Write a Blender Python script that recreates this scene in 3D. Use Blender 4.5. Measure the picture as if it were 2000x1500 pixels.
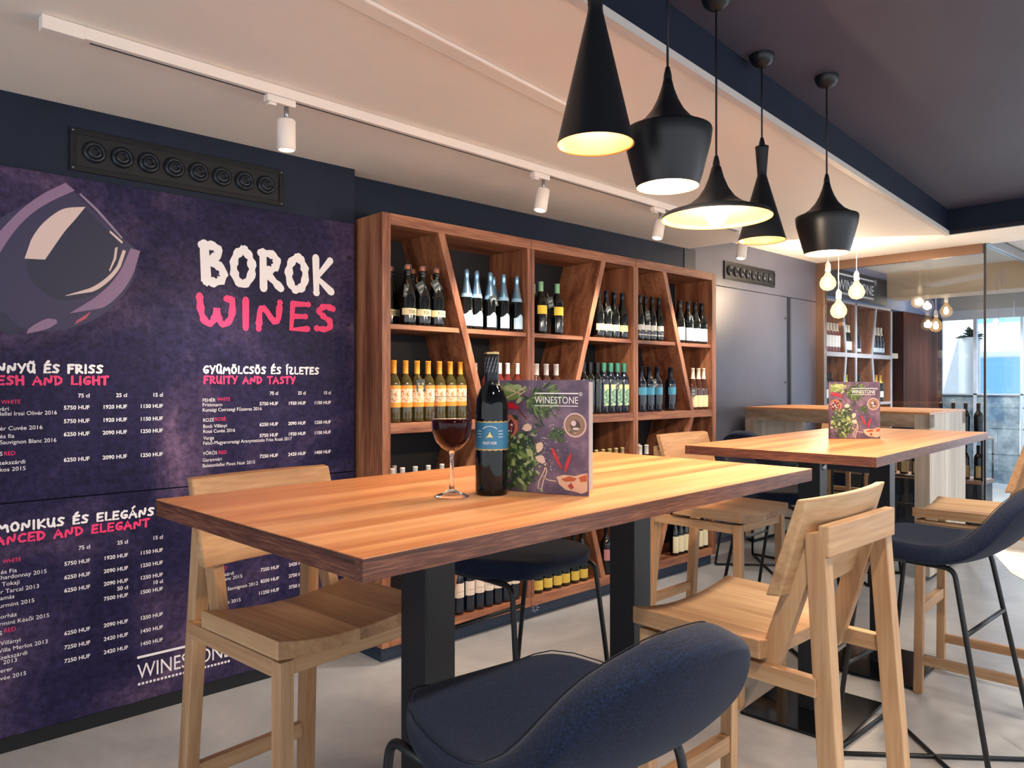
import bpy, bmesh, math, random
from mathutils import Vector, Matrix

for o in list(bpy.data.objects):
    bpy.data.objects.remove(o, do_unlink=True)
SC = bpy.context.scene
COL = SC.collection
R = math.radians
PI = math.pi

# ------------------------------------------------------------------ camera
FPX, HC, CY = 1450.0, 1.34, 749.0          # focal length in px (2000 wide), eye height
YAW = math.atan2(1551.0, FPX)
FW = (math.cos(YAW), math.sin(YAW)); RT = (math.sin(YAW), -math.cos(YAW))
cam = bpy.data.cameras.new('camera'); cam_o = bpy.data.objects.new('camera', cam)
COL.objects.link(cam_o)
cam_o.location = (0, 0, HC)
cam_o.rotation_euler = (R(90), 0, math.atan2(-FW[0], FW[1]))
cam.sensor_width = 36.0; cam.lens = 36.0 * FPX / 2000.0; cam.shift_y = -0.0005
cam.clip_start = 0.05
SC.camera = cam_o

# survey helpers: points of the photographed room on known planes
def ray(px, py):
    s = (px - 1000) / FPX
    return (FW[0] + RT[0]*s, FW[1] + RT[1]*s, (CY - py)/FPX)
def at_y(px, py, y):
    d = ray(px, py); t = y/d[1]
    return (d[0]*t, y, HC + d[2]*t)

# ------------------------------------------------------------------ world, exposure
SC.view_settings.view_transform = 'Standard'
SC.view_settings.look = 'None'
SC.view_settings.exposure = 1.0
SC.view_settings.gamma = 1.0
SC.view_settings.use_curve_mapping = False
W = bpy.data.worlds.new('world'); SC.world = W; W.use_nodes = True
bg = W.node_tree.nodes['Background']
bg.inputs[0].default_value = (0.90, 0.94, 1.0, 1); bg.inputs[1].default_value = 1.0

def lamp(name, kind, loc, energy, color=(1, 1, 1), size=0.05, rot=None, parent=None, **kw):
    l = bpy.data.lights.new(name, kind); o = bpy.data.objects.new(name, l); COL.objects.link(o)
    o.location = loc; l.energy = energy; l.color = color
    if kind == 'AREA': l.size = size
    else: l.shadow_soft_size = size
    for k, v in kw.items(): setattr(l, k, v)
    if rot: o.rotation_euler = rot
    if parent: o.parent = parent
    return o
def aim(o, tgt):
    o.rotation_euler = (Vector(tgt) - o.location).to_track_quat('-Z', 'Y').to_euler()
WARM = (1.0, 0.76, 0.52); SOFT = (1.0, 0.88, 0.74)
# midday sun on the street outside the far windows
sun = lamp('sun', 'SUN', (8, 0, 8), 5.0, (1, .97, .92), .01)
aim(sun, (13, 1.5, 2.2)); sun.data.angle = R(1.0)
# unseen spot lamps added under the dark ceiling panel to brighten the room
for i, (x, y) in enumerate(((0.6, 0.1), (2.1, 0.2), (3.6, 0.3), (5.0, 0.5), (0.6, -1.4), (2.4, -1.3))):
    lamp('fill_spot', 'SPOT', (x, y, 2.56), 70, SOFT, 0.08, (0, 0, 0), spot_size=R(115), spot_blend=0.7)

# ------------------------------------------------------------------ materials
def lin(c):
    if isinstance(c, str):
        c = c.lstrip('#'); c = [int(c[i:i+2], 16)/255 for i in (0, 2, 4)]
    return tuple((v/12.92 if v <= 0.04045 else ((v+0.055)/1.055)**2.4) for v in c) + (1.0,)
MATS = {}
def mat(name, color, rough=0.5, metal=0.0, **kw):
    if name in MATS: return MATS[name]
    m = bpy.data.materials.new(name); m.use_nodes = True; MATS[name] = m
    b = m.node_tree.nodes['Principled BSDF']
    b.inputs['Base Color'].default_value = lin(color)
    b.inputs['Roughness'].default_value = rough; b.inputs['Metallic'].default_value = metal
    for k, v in kw.items():
        b.inputs[k].default_value = v
    return m
def N(m, t, **kw):
    n = m.node_tree.nodes.new(t)
    for k, v in kw.items():
        if hasattr(n, k) and not isinstance(v, tuple): setattr(n, k, v)
        else: n.inputs[k].default_value = v
    return n
def ramp(m, stops):
    r = m.node_tree.nodes.new('ShaderNodeValToRGB'); e = r.color_ramp.elements
    while len(e) < len(stops): e.new(0.5)
    for el, (p, c) in zip(e, stops): el.position = p; el.color = lin(c)
    return r
def noisy(name, stops, scale=4.0, rough=0.6, detail=6.0, distort=0.0, stretch=(1, 1, 1), bump=0.0, bump_scale=60.0, **kw):
    """mottled surface: noise through a colour ramp, optional fine bump"""
    if name in MATS: return MATS[name]
    m = mat(name, '#808080', rough, **kw); L = m.node_tree.links; b = m.node_tree.nodes['Principled BSDF']
    tc = m.node_tree.nodes.new('ShaderNodeTexCoord'); mp = m.node_tree.nodes.new('ShaderNodeMapping')
    mp.inputs['Scale'].default_value = stretch
    L.new(tc.outputs['Object'], mp.inputs[0])
    n = m.node_tree.nodes.new('ShaderNodeTexNoise'); n.inputs['Scale'].default_value = scale
    n.inputs['Detail'].default_value = detail; n.inputs['Roughness'].default_value = 0.62; n.inputs['Distortion'].default_value = distort
    L.new(mp.outputs[0], n.inputs['Vector'])
    r = ramp(m, stops); L.new(n.outputs[0], r.inputs[0]); L.new(r.outputs[0], b.inputs['Base Color'])
    if bump:
        n2 = m.node_tree.nodes.new('ShaderNodeTexNoise'); n2.inputs['Scale'].default_value = bump_scale; n2.inputs['Detail'].default_value = 4
        L.new(tc.outputs['Object'], n2.inputs['Vector'])
        bp = m.node_tree.nodes.new('ShaderNodeBump'); bp.inputs['Strength'].default_value = bump; bp.inputs['Distance'].default_value = 0.01
        L.new(n2.outputs[0], bp.inputs['Height']); L.new(bp.outputs[0], b.inputs['Normal'])
    return m
def wood(name, stops, axis, rough=0.42, scale=14.0, stave=None, sv=0.25, grain=0.35):
    """timber with grain running along axis (0,1,2); stave = (cross axis, board width)"""
    if name in MATS: return MATS[name]
    m = mat(name, '#808080', rough); nt = m.node_tree; L = nt.links; b = nt.nodes['Principled BSDF']
    tc = nt.nodes.new('ShaderNodeTexCoord'); oi = nt.nodes.new('ShaderNodeObjectInfo')
    ad = nt.nodes.new('ShaderNodeVectorMath'); ad.operation = 'MULTIPLY_ADD'
    cmb = nt.nodes.new('ShaderNodeCombineXYZ')
    for k in range(3): L.new(oi.outputs['Random'], cmb.inputs[k])
    L.new(cmb.outputs[0], ad.inputs[0]); ad.inputs[1].default_value = (7.3, 5.1, 3.7)
    L.new(tc.outputs['Object'], ad.inputs[2]); vec = ad.outputs[0]
    tone = None
    if stave:
        sx = nt.nodes.new('ShaderNodeSeparateXYZ'); L.new(tc.outputs['Object'], sx.inputs[0])
        dv = nt.nodes.new('ShaderNodeMath'); dv.operation = 'DIVIDE'; L.new(sx.outputs[stave[0]], dv.inputs[0]); dv.inputs[1].default_value = stave[1]
        fl = nt.nodes.new('ShaderNodeMath'); fl.operation = 'FLOOR'; L.new(dv.outputs[0], fl.inputs[0])
        sm = nt.nodes.new('ShaderNodeMath'); sm.operation = 'MULTIPLY_ADD'; L.new(oi.outputs['Random'], sm.inputs[0]); sm.inputs[1].default_value = 13.0; L.new(fl.outputs[0], sm.inputs[2])
        wn = nt.nodes.new('ShaderNodeTexWhiteNoise'); wn.noise_dimensions = '1D'; L.new(sm.outputs[0], wn.inputs['W'])
        tone = wn.outputs['Value']
        cs = nt.nodes.new('ShaderNodeVectorMath'); cs.operation = 'MULTIPLY_ADD'
        L.new(wn.outputs['Color'], cs.inputs[0]); cs.inputs[1].default_value = (3, 3, 3); L.new(vec, cs.inputs[2]); vec = cs.outputs[0]
    mp = nt.nodes.new('ShaderNodeMapping'); s = [1.0, 1.0, 1.0]; s[axis] = 0.055
    mp.inputs['Scale'].default_value = s; L.new(vec, mp.inputs[0])
    n = nt.nodes.new('ShaderNodeTexNoise'); n.inputs['Scale'].default_value = scale; n.inputs['Detail'].default_value = 5; n.inputs['Distortion'].default_value = 0.5
    L.new(mp.outputs[0], n.inputs['Vector'])
    n2 = nt.nodes.new('ShaderNodeTexNoise'); n2.inputs['Scale'].default_value = scale*9; n2.inputs['Detail'].default_value = 3
    L.new(mp.outputs[0], n2.inputs['Vector'])
    mx = nt.nodes.new('ShaderNodeMix'); mx.data_type = 'FLOAT'; mx.inputs[0].default_value = grain
    L.new(n.outputs[0], mx.inputs[2]); L.new(n2.outputs[0], mx.inputs[3]); val = mx.outputs[0]
    if tone is not None:
        t2 = nt.nodes.new('ShaderNodeMath'); t2.operation = 'MULTIPLY_ADD'
        L.new(tone, t2.inputs[0]); t2.inputs[1].default_value = sv
        ad2 = nt.nodes.new('ShaderNodeMath'); ad2.operation = 'SUBTRACT'; L.new(val, ad2.inputs[0]); ad2.inputs[1].default_value = sv/2
        L.new(ad2.outputs[0], t2.inputs[2]); val = t2.outputs[0]
    r = ramp(m, stops); L.new(val, r.inputs[0]); L.new(r.outputs[0], b.inputs['Base Color'])
    bp = nt.nodes.new('ShaderNodeBump'); bp.inputs['Strength'].default_value = 0.06; bp.inputs['Distance'].default_value = 0.003
    L.new(n2.outputs[0], bp.inputs['Height']); L.new(bp.outputs[0], b.inputs['Normal'])
    return m
def emit(name, color, strength):
    if name in MATS: return MATS[name]
    m = bpy.data.materials.new(name); m.use_nodes = True; MATS[name] = m
    nt = m.node_tree; nt.nodes.clear(); e = nt.nodes.new('ShaderNodeEmission'); o = nt.nodes.new('ShaderNodeOutputMaterial')
    e.inputs[0].default_value = lin(color); e.inputs[1].default_value = strength; nt.links.new(e.outputs[0], o.inputs[0])
    return m
def glow_globe(name, color, strength, mix):
    """lit glass globe: clear glass that also glows"""
    if name in MATS: return MATS[name]
    m = bpy.data.materials.new(name); m.use_nodes = True; MATS[name] = m
    nt = m.node_tree; nt.nodes.clear(); o = nt.nodes.new('ShaderNodeOutputMaterial')
    t = nt.nodes.new('ShaderNodeBsdfTransparent'); e = nt.nodes.new('ShaderNodeEmission'); e.inputs[0].default_value = lin(color); e.inputs[1].default_value = strength
    x = nt.nodes.new('ShaderNodeMixShader'); x.inputs[0].default_value = mix
    nt.links.new(t.outputs[0], x.inputs[1]); nt.links.new(e.outputs[0], x.inputs[2]); nt.links.new(x.outputs[0], o.inputs[0])
    return m
def pane_mat(name, tint, refl):
    """clear sheet glass: see-through with a constant share of mirror reflection"""
    if name in MATS: return MATS[name]
    m = bpy.data.materials.new(name); m.use_nodes = True; MATS[name] = m
    nt = m.node_tree; nt.nodes.clear(); o = nt.nodes.new('ShaderNodeOutputMaterial')
    t = nt.nodes.new('ShaderNodeBsdfTransparent'); t.inputs[0].default_value = lin(tint)
    g = nt.nodes.new('ShaderNodeBsdfGlossy'); g.inputs['Roughness'].default_value = 0.02
    x = nt.nodes.new('ShaderNodeMixShader'); x.inputs[0].default_value = refl
    nt.links.new(t.outputs[0], x.inputs[1]); nt.links.new(g.outputs[0], x.inputs[2]); nt.links.new(x.outputs[0], o.inputs[0])
    return m

WAL = [(0.25, '#43241a'), (0.42, '#7a4832'), (0.55, '#a06a4c'), (0.75, '#c48f6c')]
TOP = [(0.22, '#8a4f30'), (0.40, '#b9764a'), (0.55, '#d29562'), (0.78, '#e4b488')]
OAK = [(0.22, '#7e5c3f'), (0.42, '#a67e59'), (0.58, '#bd9870'), (0.80, '#d5b894')]
BAR = [(0.25, '#6b5b4c'), (0.45, '#8f7d6a'), (0.6, '#ab9985'), (0.8, '#c9bba6')]
walx = wood('walnut_along_x', WAL, 0, 0.45, 16); waly = wood('walnut_along_y', WAL, 1, 0.45, 16); walz = wood('walnut_along_z', WAL, 2, 0.45, 16)
topx = wood('walnut_tabletop', TOP, 0, 0.36, 9, (1, 0.062), 0.16, 0.3)
edgx = wood('walnut_edge_x', [(0.28, '#2f1912'), (0.5, '#5c3325'), (0.72, '#8c5c43')], 0, 0.45, 34, grain=.6)
edgy = wood('walnut_edge_y', [(0.28, '#2f1912'), (0.5, '#5c3325'), (0.72, '#8c5c43')], 1, 0.45, 34, grain=.6)
oakx = wood('oak_along_x', OAK, 0, 0.5, 10); oaky = wood('oak_along_y', OAK, 1, 0.5, 10); oakz = wood('oak_along_z', OAK, 2, 0.5, 10)
oakseat = wood('oak_glued_seat', OAK, 1, 0.5, 9, (0, 0.105), 0.30)
barw = wood('bleached_board', BAR, 2, 0.55, 12, (1, 0.13), 0.2); barx = wood('bleached_board_y', BAR, 1, 0.55, 12)
navy = noisy('navy_paint', [(0.3, '#131c2e'), (0.7, '#1a2538')], 3, 0.6, **{'Specular IOR Level': 0.25})
greyp = noisy('grey_panel', [(0.3, '#4c4f60'), (0.7, '#565969')], 2, 0.38)
white = noisy('white_ceiling_paint', [(0.3, '#e6dfd6'), (0.7, '#ebe4db')], 2, 0.7)
dark_ceiling = noisy('dark_ceiling_paint', [(0.3, '#3d3d50'), (0.7, '#464558')], 1.5, 0.55)
black = mat('black_powder_coat', '#0e1218', 0.42, 0.1)
blackm = mat('matte_black_spun_metal', '#15181d', 0.38, 0.2)
gold = mat('hammered_gold', '#d9a062', 0.35, 0.5)
wht = mat('white_plastic', '#e8e0d8', 0.4)
steel = mat('brushed_steel', '#9aa0a6', 0.3, 0.9)
denim = noisy('navy_felt', [(0.35, '#0b1220'), (0.6, '#15213a'), (0.8, '#24345a')], 260, 0.9, 3, 0.0, (1, 1, 1), 0.25, 500)
denim.node_tree.nodes['Principled BSDF'].inputs['Sheen Weight'].default_value = 0.08
denim.node_tree.nodes['Principled BSDF'].inputs['Specular IOR Level'].default_value = 0.2
letter = mat('cream_print', '#eeeaec', 0.6); pink = mat('pink_print', '#e8356f', 0.6)

# ------------------------------------------------------------------ mesh helpers
class MB:
    def __init__(s): s.v = []; s.f = []; s.m = []; s.sm = []
    def add(s, vs, fs, mi=0, smooth=False):
        o = len(s.v); s.v += [tuple(v) for v in vs]
        for f in fs: s.f.append([o+i for i in f]); s.m.append(mi); s.sm.append(smooth)
        return s
    def box(s, a, b, mi=0, T=None):
        x0, y0, z0 = a; x1, y1, z1 = b
        vs = [(x0,y0,z0),(x1,y0,z0),(x1,y1,z0),(x0,y1,z0),(x0,y0,z1),(x1,y0,z1),(x1,y1,z1),(x0,y1,z1)]
        if T: vs = [T @ Vector(v) for v in vs]
        return s.add(vs, [(3,2,1,0),(4,5,6,7),(0,1,5,4),(1,2,6,5),(2,3,7,6),(3,0,4,7)], mi)
    def hexa(s, lo, hi, mi=0):
        """loft between two 4-point rings (counter-clockwise seen from hi)"""
        vs = list(lo)+list(hi)
        return s.add(vs, [(3,2,1,0),(4,5,6,7),(0,1,5,4),(1,2,6,5),(2,3,7,6),(3,0,4,7)], mi)
    def beam(s, p, q, w, d, mi=0, xdir=(1, 0, 0)):
        """rectangular bar from p to q, w along xdir, d across"""
        p = Vector(p); q = Vector(q); z = (q-p).normalized(); x = Vector(xdir); x = (x - z*x.dot(z)).normalized(); y = z.cross(x)
        r = [x*(-w/2)+y*(-d/2), x*(w/2)+y*(-d/2), x*(w/2)+y*(d/2), x*(-w/2)+y*(d/2)]
        return s.hexa([p+k for k in r], [q+k for k in r], mi)
    def prism(s, poly, y0, y1, mi=0, plane='xz'):
        n = len(poly)
        if plane == 'xz': A = [(x, y0, z) for x, z in poly]; B = [(x, y1, z) for x, z in poly]
        elif plane == 'xy': A = [(x, y, y1) for x, y in poly]; B = [(x, y, y0) for x, y in poly]
        else: A = [(y1, y, z) for y, z in poly]; B = [(y0, y, z) for y, z in poly]
        fs = [tuple(range(n)), tuple(range(2*n-1, n-1, -1))]
        fs += [(i, i+n, (i+1) % n+n, (i+1) % n) for i in range(n)]
        return s.add(A+B, fs, mi)
    def lathe(s, prof, seg=24, mi=0, c=(0, 0, 0), smooth=True, a0=0.0, a1=2*PI, T=None):
        full = abs(a1-a0-2*PI) < 1e-6; n = seg if full else seg+1
        vs = []
        for r, z in prof:
            for k in range(n):
                a = a0+(a1-a0)*k/seg; vs.append(Vector((c[0]+r*math.cos(a), c[1]+r*math.sin(a), c[2]+z)))
        if T: vs = [T @ v for v in vs]
        fs = []
        for i in range(len(prof)-1):
            for k in range(seg):
                k2 = (k+1) % n
                fs.append((i*n+k, i*n+k2, (i+1)*n+k2, (i+1)*n+k))
        return s.add(vs, fs, mi, smooth)
    def tube(s, pts, r, seg=8, mi=0, closed=False):
        pts = [Vector(p) for p in pts]; n = len(pts); rings = []; up = Vector((0, 0, 1)); px = None
        for i, p in enumerate(pts):
            if closed: d = (pts[(i+1) % n]-pts[i-1])
            else: d = pts[min(i+1, n-1)]-pts[max(i-1, 0)]
            d.normalize()
            if px is None:
                x = d.cross(up)
                if x.length < 1e-3: x = d.cross(Vector((0, 1, 0)))
            else: x = px - d*px.dot(d)
            x.normalize(); px = x; y = d.cross(x)
            rr = r[i] if isinstance(r, (list, tuple)) else r
            rings.append([p+x*math.cos(2*PI*k/seg)*rr+y*math.sin(2*PI*k/seg)*rr for k in range(seg)])
        vs = [v for g in rings for v in g]; fs = []
        for i in range(n if closed else n-1):
            j = (i+1) % n
            for k in range(seg):
                k2 = (k+1) % seg; fs.append((i*seg+k, i*seg+k2, j*seg+k2, j*seg+k))
        if not closed: fs += [tuple(range(seg-1, -1, -1)), tuple((n-1)*seg+k for k in range(seg))]
        return s.add(vs, fs, mi, True)
    def poly(s, pts, mi=0):
        return s.add(pts, [tuple(range(len(pts)))], mi)
    def build(s, name, mats, parent=None, bevel=0, seg=2, smooth_all=False, loc=None, subsurf=0, solid=0):
        me = bpy.data.meshes.new(name); me.from_pydata(s.v, [], s.f)
        if not isinstance(mats, (list, tuple)): mats = [mats]
        for m in mats: me.materials.append(m)
        me.polygons.foreach_set('material_index', s.m)
        me.polygons.foreach_set('use_smooth', [True]*len(s.f) if smooth_all else s.sm)
        bm = bmesh.new(); bm.from_mesh(me); bmesh.ops.recalc_face_normals(bm, faces=bm.faces); bm.to_mesh(me); bm.free()
        me.update()
        o = bpy.data.objects.new(name, me); COL.objects.link(o)
        if parent is not None: o.parent = parent
        if loc: o.location = loc
        if solid: md = o.modifiers.new('thickness', 'SOLIDIFY'); md.thickness = solid; md.offset = -1
        if bevel:
            md = o.modifiers.new('bevel', 'BEVEL'); md.width = bevel; md.segments = seg; md.limit_method = 'ANGLE'; md.angle_limit = R(40)
        if subsurf: md = o.modifiers.new('sub', 'SUBSURF'); md.levels = subsurf; md.render_levels = subsurf
        return o

def thing(name, label, cat, loc=(0, 0, 0), rz=0.0, group=None):
    o = bpy.data.objects.new(name, None); COL.objects.link(o); o.location = loc; o.rotation_euler = (0, 0, rz)
    o.empty_display_size = 0.05
    o['label'] = label; o['category'] = cat
    if group: o['group'] = group
    return o
def tag(o, label, cat, group=None):
    o['label'] = label; o['category'] = cat
    if group: o['group'] = group
    return o
def struct(o, label=None, cat=None):
    o['kind'] = 'structure'
    if label: o['label'] = label
    if cat: o['category'] = cat
    return o
def dup(root, loc, rz=0.0, label=None, group=None, name=None):
    """copy of a thing with copies of its parts and sub-parts"""
    r = root.copy(); COL.objects.link(r); r.location = loc; r.rotation_euler = (0, 0, rz)
    if label: r['label'] = label
    if group: r['group'] = group
    for ch in KIDS[root.name]:
        c = ch.copy(); COL.objects.link(c); c.parent = r
        for g in KIDS.get(ch.name, []):
            d = g.copy(); COL.objects.link(d); d.parent = c
    return r
KIDS = {}
def remember(root):
    KIDS[root.name] = [o for o in COL.objects if o.parent == root and o.type == 'MESH']
    for c in KIDS[root.name]: KIDS[c.name] = [o for o in COL.objects if o.parent == c and o.type == 'MESH']
    return root

ORD = ['leftmost', 'second from left', 'third from left', 'fourth from left', 'fifth from left', 'sixth from left', 'seventh from left', 'eighth from left', 'ninth from left', 'tenth from left']
def rank(i, n):
    if n == 1: return ''
    if n == 2: return ('left', 'right')[i]
    if i == n-1: return 'rightmost'
    return ORD[i]

# lettering: outlines of the built-in sans face, laid on a plane
def glyphs(mb, s, size, origin, ux, uy, align='LEFT', mi=0, width=None, space=1.0, bold=0.0, xs_=1.0):
    c = bpy.data.curves.new('t', 'FONT'); c.body = s; c.size = size; c.align_x = 'LEFT'; c.space_character = space; c.offset = bold
    c.resolution_u = 3
    o = bpy.data.objects.new('t', c); COL.objects.link(o)
    dg = bpy.context.evaluated_depsgraph_get(); me = bpy.data.meshes.new_from_object(o.evaluated_get(dg))
    xs = [v.co.x for v in me.vertices] or [0]
    x0, x1 = min(xs), max(xs); k = xs_
    if width: k = width/(x1-x0)
    sh = {'LEFT': -x0, 'RIGHT': -x1, 'CENTER': -(x0+x1)/2}[align]
    O = Vector(origin); ux = Vector(ux); uy = Vector(uy)
    mb.add([O+ux*((v.co.x+sh)*k)+uy*v.co.y for v in me.vertices], [tuple(p.vertices) for p in me.polygons], mi)
    bpy.data.objects.remove(o); bpy.data.curves.remove(c); bpy.data.meshes.remove(me)
# brush lettering: strokes per capital on a unit cell
BR = {
 'A': (.68, [[(0,0),(.3,.98),(.62,0)], [(.1,.36),(.56,.40)]]),
 'B': (.62, [[(.06,1),(.12,.02)], [(0,.96),(.36,.98),(.48,.76),(.14,.55),(.50,.46),(.60,.2),(.44,.02),(.12,.02)]]),
 'C': (.58, [[(.55,.88),(.36,.98),(.1,.74),(.04,.36),(.22,.03),(.55,.12)]]),
 'D': (.64, [[(.08,.98),(.10,0)], [(0,.96),(.36,.94),(.60,.6),(.50,.2),(.10,0)]]),
 'E': (.54, [[(.10,.98),(.06,.02),(.5,.06)], [(.10,.96),(.52,.98)], [(.1,.5),(.44,.52)]]),
 'F': (.52, [[(.10,.98),(.08,0)], [(.06,.95),(.52,.98)], [(.1,.52),(.42,.54)]]),
 'G': (.62, [[(.55,.9),(.34,.98),(.08,.66),(.08,.25),(.32,.02),(.56,.18),(.56,.44),(.34,.42)]]),
 'H': (.62, [[(.06,1),(.08,0)], [(.54,1),(.56,0)], [(.06,.5),(.56,.54)]]),
 'I': (.2, [[(.1,1),(.1,0)]]),
 'K': (.62, [[(.1,1),(.12,0)], [(.56,.96),(.14,.44),(.6,.06)]]),
 'L': (.5, [[(.1,1),(.08,.04),(.48,.06)]]),
 'M': (.82, [[(.04,0),(.14,.98),(.4,.3),(.66,1),(.78,0)]]),
 'N': (.68, [[(.06,0),(.1,.98),(.54,.06),(.6,1)]]),
 'O': (.64, [[(.36,.98),(.12,.82),(.04,.44),(.16,.08),(.38,.02),(.58,.3),(.56,.72),(.36,.98)]]),
 'R': (.62, [[(.08,.98),(.10,0)], [(.02,.96),(.4,.96),(.52,.72),(.36,.52),(.12,.48),(.6,.04)]]),
 'S': (.54, [[(.52,.88),(.28,.98),(.08,.78),(.24,.56),(.48,.36),(.38,.06),(.04,.1)]]),
 'T': (.58, [[(.3,.96),(.28,0)], [(0,.94),(.58,1)]]),
 'U': (.62, [[(.06,1),(.06,.3),(.22,.02),(.46,.14),(.54,1)], [(.54,.4),(.58,0)]]),
 'W': (.86, [[(.04,1),(.08,.34),(.22,.03),(.38,.16),(.43,.7),(.48,.14),(.64,.03),(.8,.36),(.80,1),(.66,.96)]]),
 'Y': (.58, [[(.02,1),(.26,.5)], [(.56,1),(.22,0)]]),
 'Z': (.58, [[(.04,.96),(.52,.96),(.04,.04),(.56,.06)]]),
}
ACC = {'Ö': ('O', 2), 'Ü': ('U', 2), 'Ű': ('U', 3), 'É': ('E', 1), 'Á': ('A', 1), 'Í': ('I', 1)}
def brush(mb, s, x0, x1, z0, h, y, wt, mi=0, jit=0.0, word=None):
    """brush word between x0 and x1, baseline z0, height h, facing -Y"""
    adv = []; tot = 0
    for ch in s:
        w = .42 if ch == ' ' else BR[ACC.get(ch, (ch, 0))[0]][0]
        adv.append((ch, tot)); tot += w + .16
    tot -= .16; k = (x1-x0)/tot; rnd = random.Random(len(s)); st_n = 0
    wi = 0
    for ch, a in adv:
        if ch == ' ': wi += 1; continue
        if word is not None and wi != word: continue
        b, ac = ACC.get(ch, (ch, 0)); w, st = BR[b]; st = list(st)
        if ac == 1: st.append([(w*.5-.05, 1.20), (w*.5+.12, 1.40)])
        if ac == 2: st += [[(w*.3, 1.17), (w*.32, 1.22)], [(w*.68, 1.17), (w*.7, 1.22)]]
        if ac == 3: st += [[(w*.26, 1.12), (w*.4, 1.3)], [(w*.62, 1.12), (w*.78, 1.3)]]
        dz = rnd.uniform(-jit, jit)
        for line in st:
            P = [Vector((x0+(a+px)*k, 0, z0+(pz+dz)*h)) for px, pz in line]
            # round the corners
            if len(P) > 3:
                for _ in range(2):
                    Q = [P[0]]
                    for i in range(len(P)-1): Q += [P[i]*.75+P[i+1]*.25, P[i]*.25+P[i+1]*.75]
                    P = Q+[P[-1]]
            L = []; Rr = []
            for i, p in enumerate(P):
                d = P[min(i+1, len(P)-1)]-P[max(i-1, 0)]; d.normalize(); nrm = Vector((-d.z, 0, d.x))
                ww = wt*(0.5+0.10*math.sin(i*1.9+a*7)+rnd.uniform(-.05, .05))
                L.append(p+nrm*ww); Rr.append(p-nrm*ww)
            n = len(P); st_n += 1; y -= .00008; vs = [(v.x, y-i_*3e-6, v.z) for H_ in (L, Rr) for i_, v in enumerate(H_)]
            mb.add(vs, [(i, i+1, n+i+1, n+i) for i in range(n-1)], mi)
            for e in (0, n-1):
                c = P[e]; mb.add([(c.x+wt*.5*math.cos(t*PI/4), y-.00004*(1+e/n), c.z+wt*.5*math.sin(t*PI/4)) for t in range(8)], [tuple(range(8))], mi)
def logo(mb, x0, x1, z0, h, y, mi=0, reg=True):
    """word mark with a bar above and a dotted rule below, facing -Y"""
    w = x1-x0
    glyphs(mb, 'WINESTONE', h/0.73, (x0, y, z0), (1, 0, 0), (0, 0, 1), width=w, mi=mi)
    b = h*0.16
    mb.poly([(x0, y, z0+h*1.32), (x1, y, z0+h*1.32), (x1, y, z0+h*1.32+b), (x0, y, z0+h*1.32+b)], mi)
    n = 26
    for i in range(n):
        x = x0+w*(i+.5)/n; d = w/n*.32
        mb.poly([(x-d, y, z0-h*.42), (x+d, y, z0-h*.42), (x+d, y, z0-h*.42+2*d), (x-d, y, z0-h*.42+2*d)], mi)
    if reg: glyphs(mb, '®', h*.75, (x1+w*.015, y, z0+h*1.05), (1, 0, 0), (0, 0, 1), mi=mi)
# ================================================================== SETTING
floor_m = noisy('polished_concrete', [(0.3, '#7f8186'), (0.5, '#97989b'), (0.7, '#ababac')], 1.6, 0.34, 8, 0.6, (1, 1, 1), 0.04, 40)
m = MB(); m.box((-4, -3.5, -0.06), (14, 4.2, 0)); struct(m.build('floor', floor_m), 'grey polished concrete floor under tables and stools', 'floor')
m = MB(); m.box((-3.0, 3.232, 0), (1.95, 3.6, 2.5)); struct(m.build('wall_left', navy), 'dark navy wall section carrying the big menu panels', 'wall')
m = MB(); m.box((1.95, 3.335, 0), (5.0, 3.6, 2.6)); struct(m.build('wall_back', navy), 'dark navy wall behind the tall wine shelf', 'wall')
# grey wall to the right of the shelf, with flush door leaves
m = MB(); m.box((5.0, 3.335, 2.156), (7.3, 3.6, 2.6)); m.box((5.0, 3.36, 0), (7.3, 3.6, 2.156)); struct(m.build('wall_right', greyp), 'smooth grey wall above the flush doors', 'wall')
m = MB(); m.box((4.965, 3.33, 2.165), (5.12, 3.336, 2.41)); struct(m.build('trim_1', mat('dark_gap', '#121c2c', 0.5)), 'dark vertical strip on the wall above the shelf end', 'trim')
def flush_door(n, x0, x1, hinge, label):
    m = MB(); m.box((x0, 3.335, 0.05), (x1, 3.358, 2.150)); d = m.build('door_%d' % n, greyp, None, 0.002); struct(d, label, 'door')
    for z in hinge:
        k = MB(); k.lathe([(0.006, 0), (0.006, 0.012), (0, 0.012)], 10, 0, T=Matrix.Translation((x1-0.04, 3.335, z)) @ Matrix.Rotation(R(90), 4, 'X')); k.build('lock_screw', mat('dark_fitting', '#23262f', 0.4, 0.5), d)
flush_door(1, 4.9, 6.655, (1.35, 1.95), 'wide flush grey door leaf in the wall right of the shelf')
flush_door(2, 6.745, 7.28, (), 'narrow flush grey door leaf beside the glass partition')
m = MB(); m.box((6.655, 3.35, 0.0), (6.745, 3.359, 2.155)); struct(m.build('trim_2', mat('dark_gap', '#121c2c', 0.5)), 'dark vertical gap between the two flush doors', 'trim')

# ceilings
def edge_y(x): return 1.387+(x-1.662)*0.0845
low = [(-3, edge_y(-3)+.021), (5.895, edge_y(5.9)+.021), (5.05, 2.9), (5.03, 3.4), (-3, 3.4)]
m = MB(); m.prism(low, 2.405, 2.47, plane='xy'); struct(m.build('ceiling', white), 'low white ceiling over the shelf side of the room', 'ceiling')
m = MB(); m.prism([(4.5, 1.6), (5.93, -3.5), (7.36, -3.5), (7.36, 3.4), (4.5, 3.4)], 2.54, 2.60, plane='xy')
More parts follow.
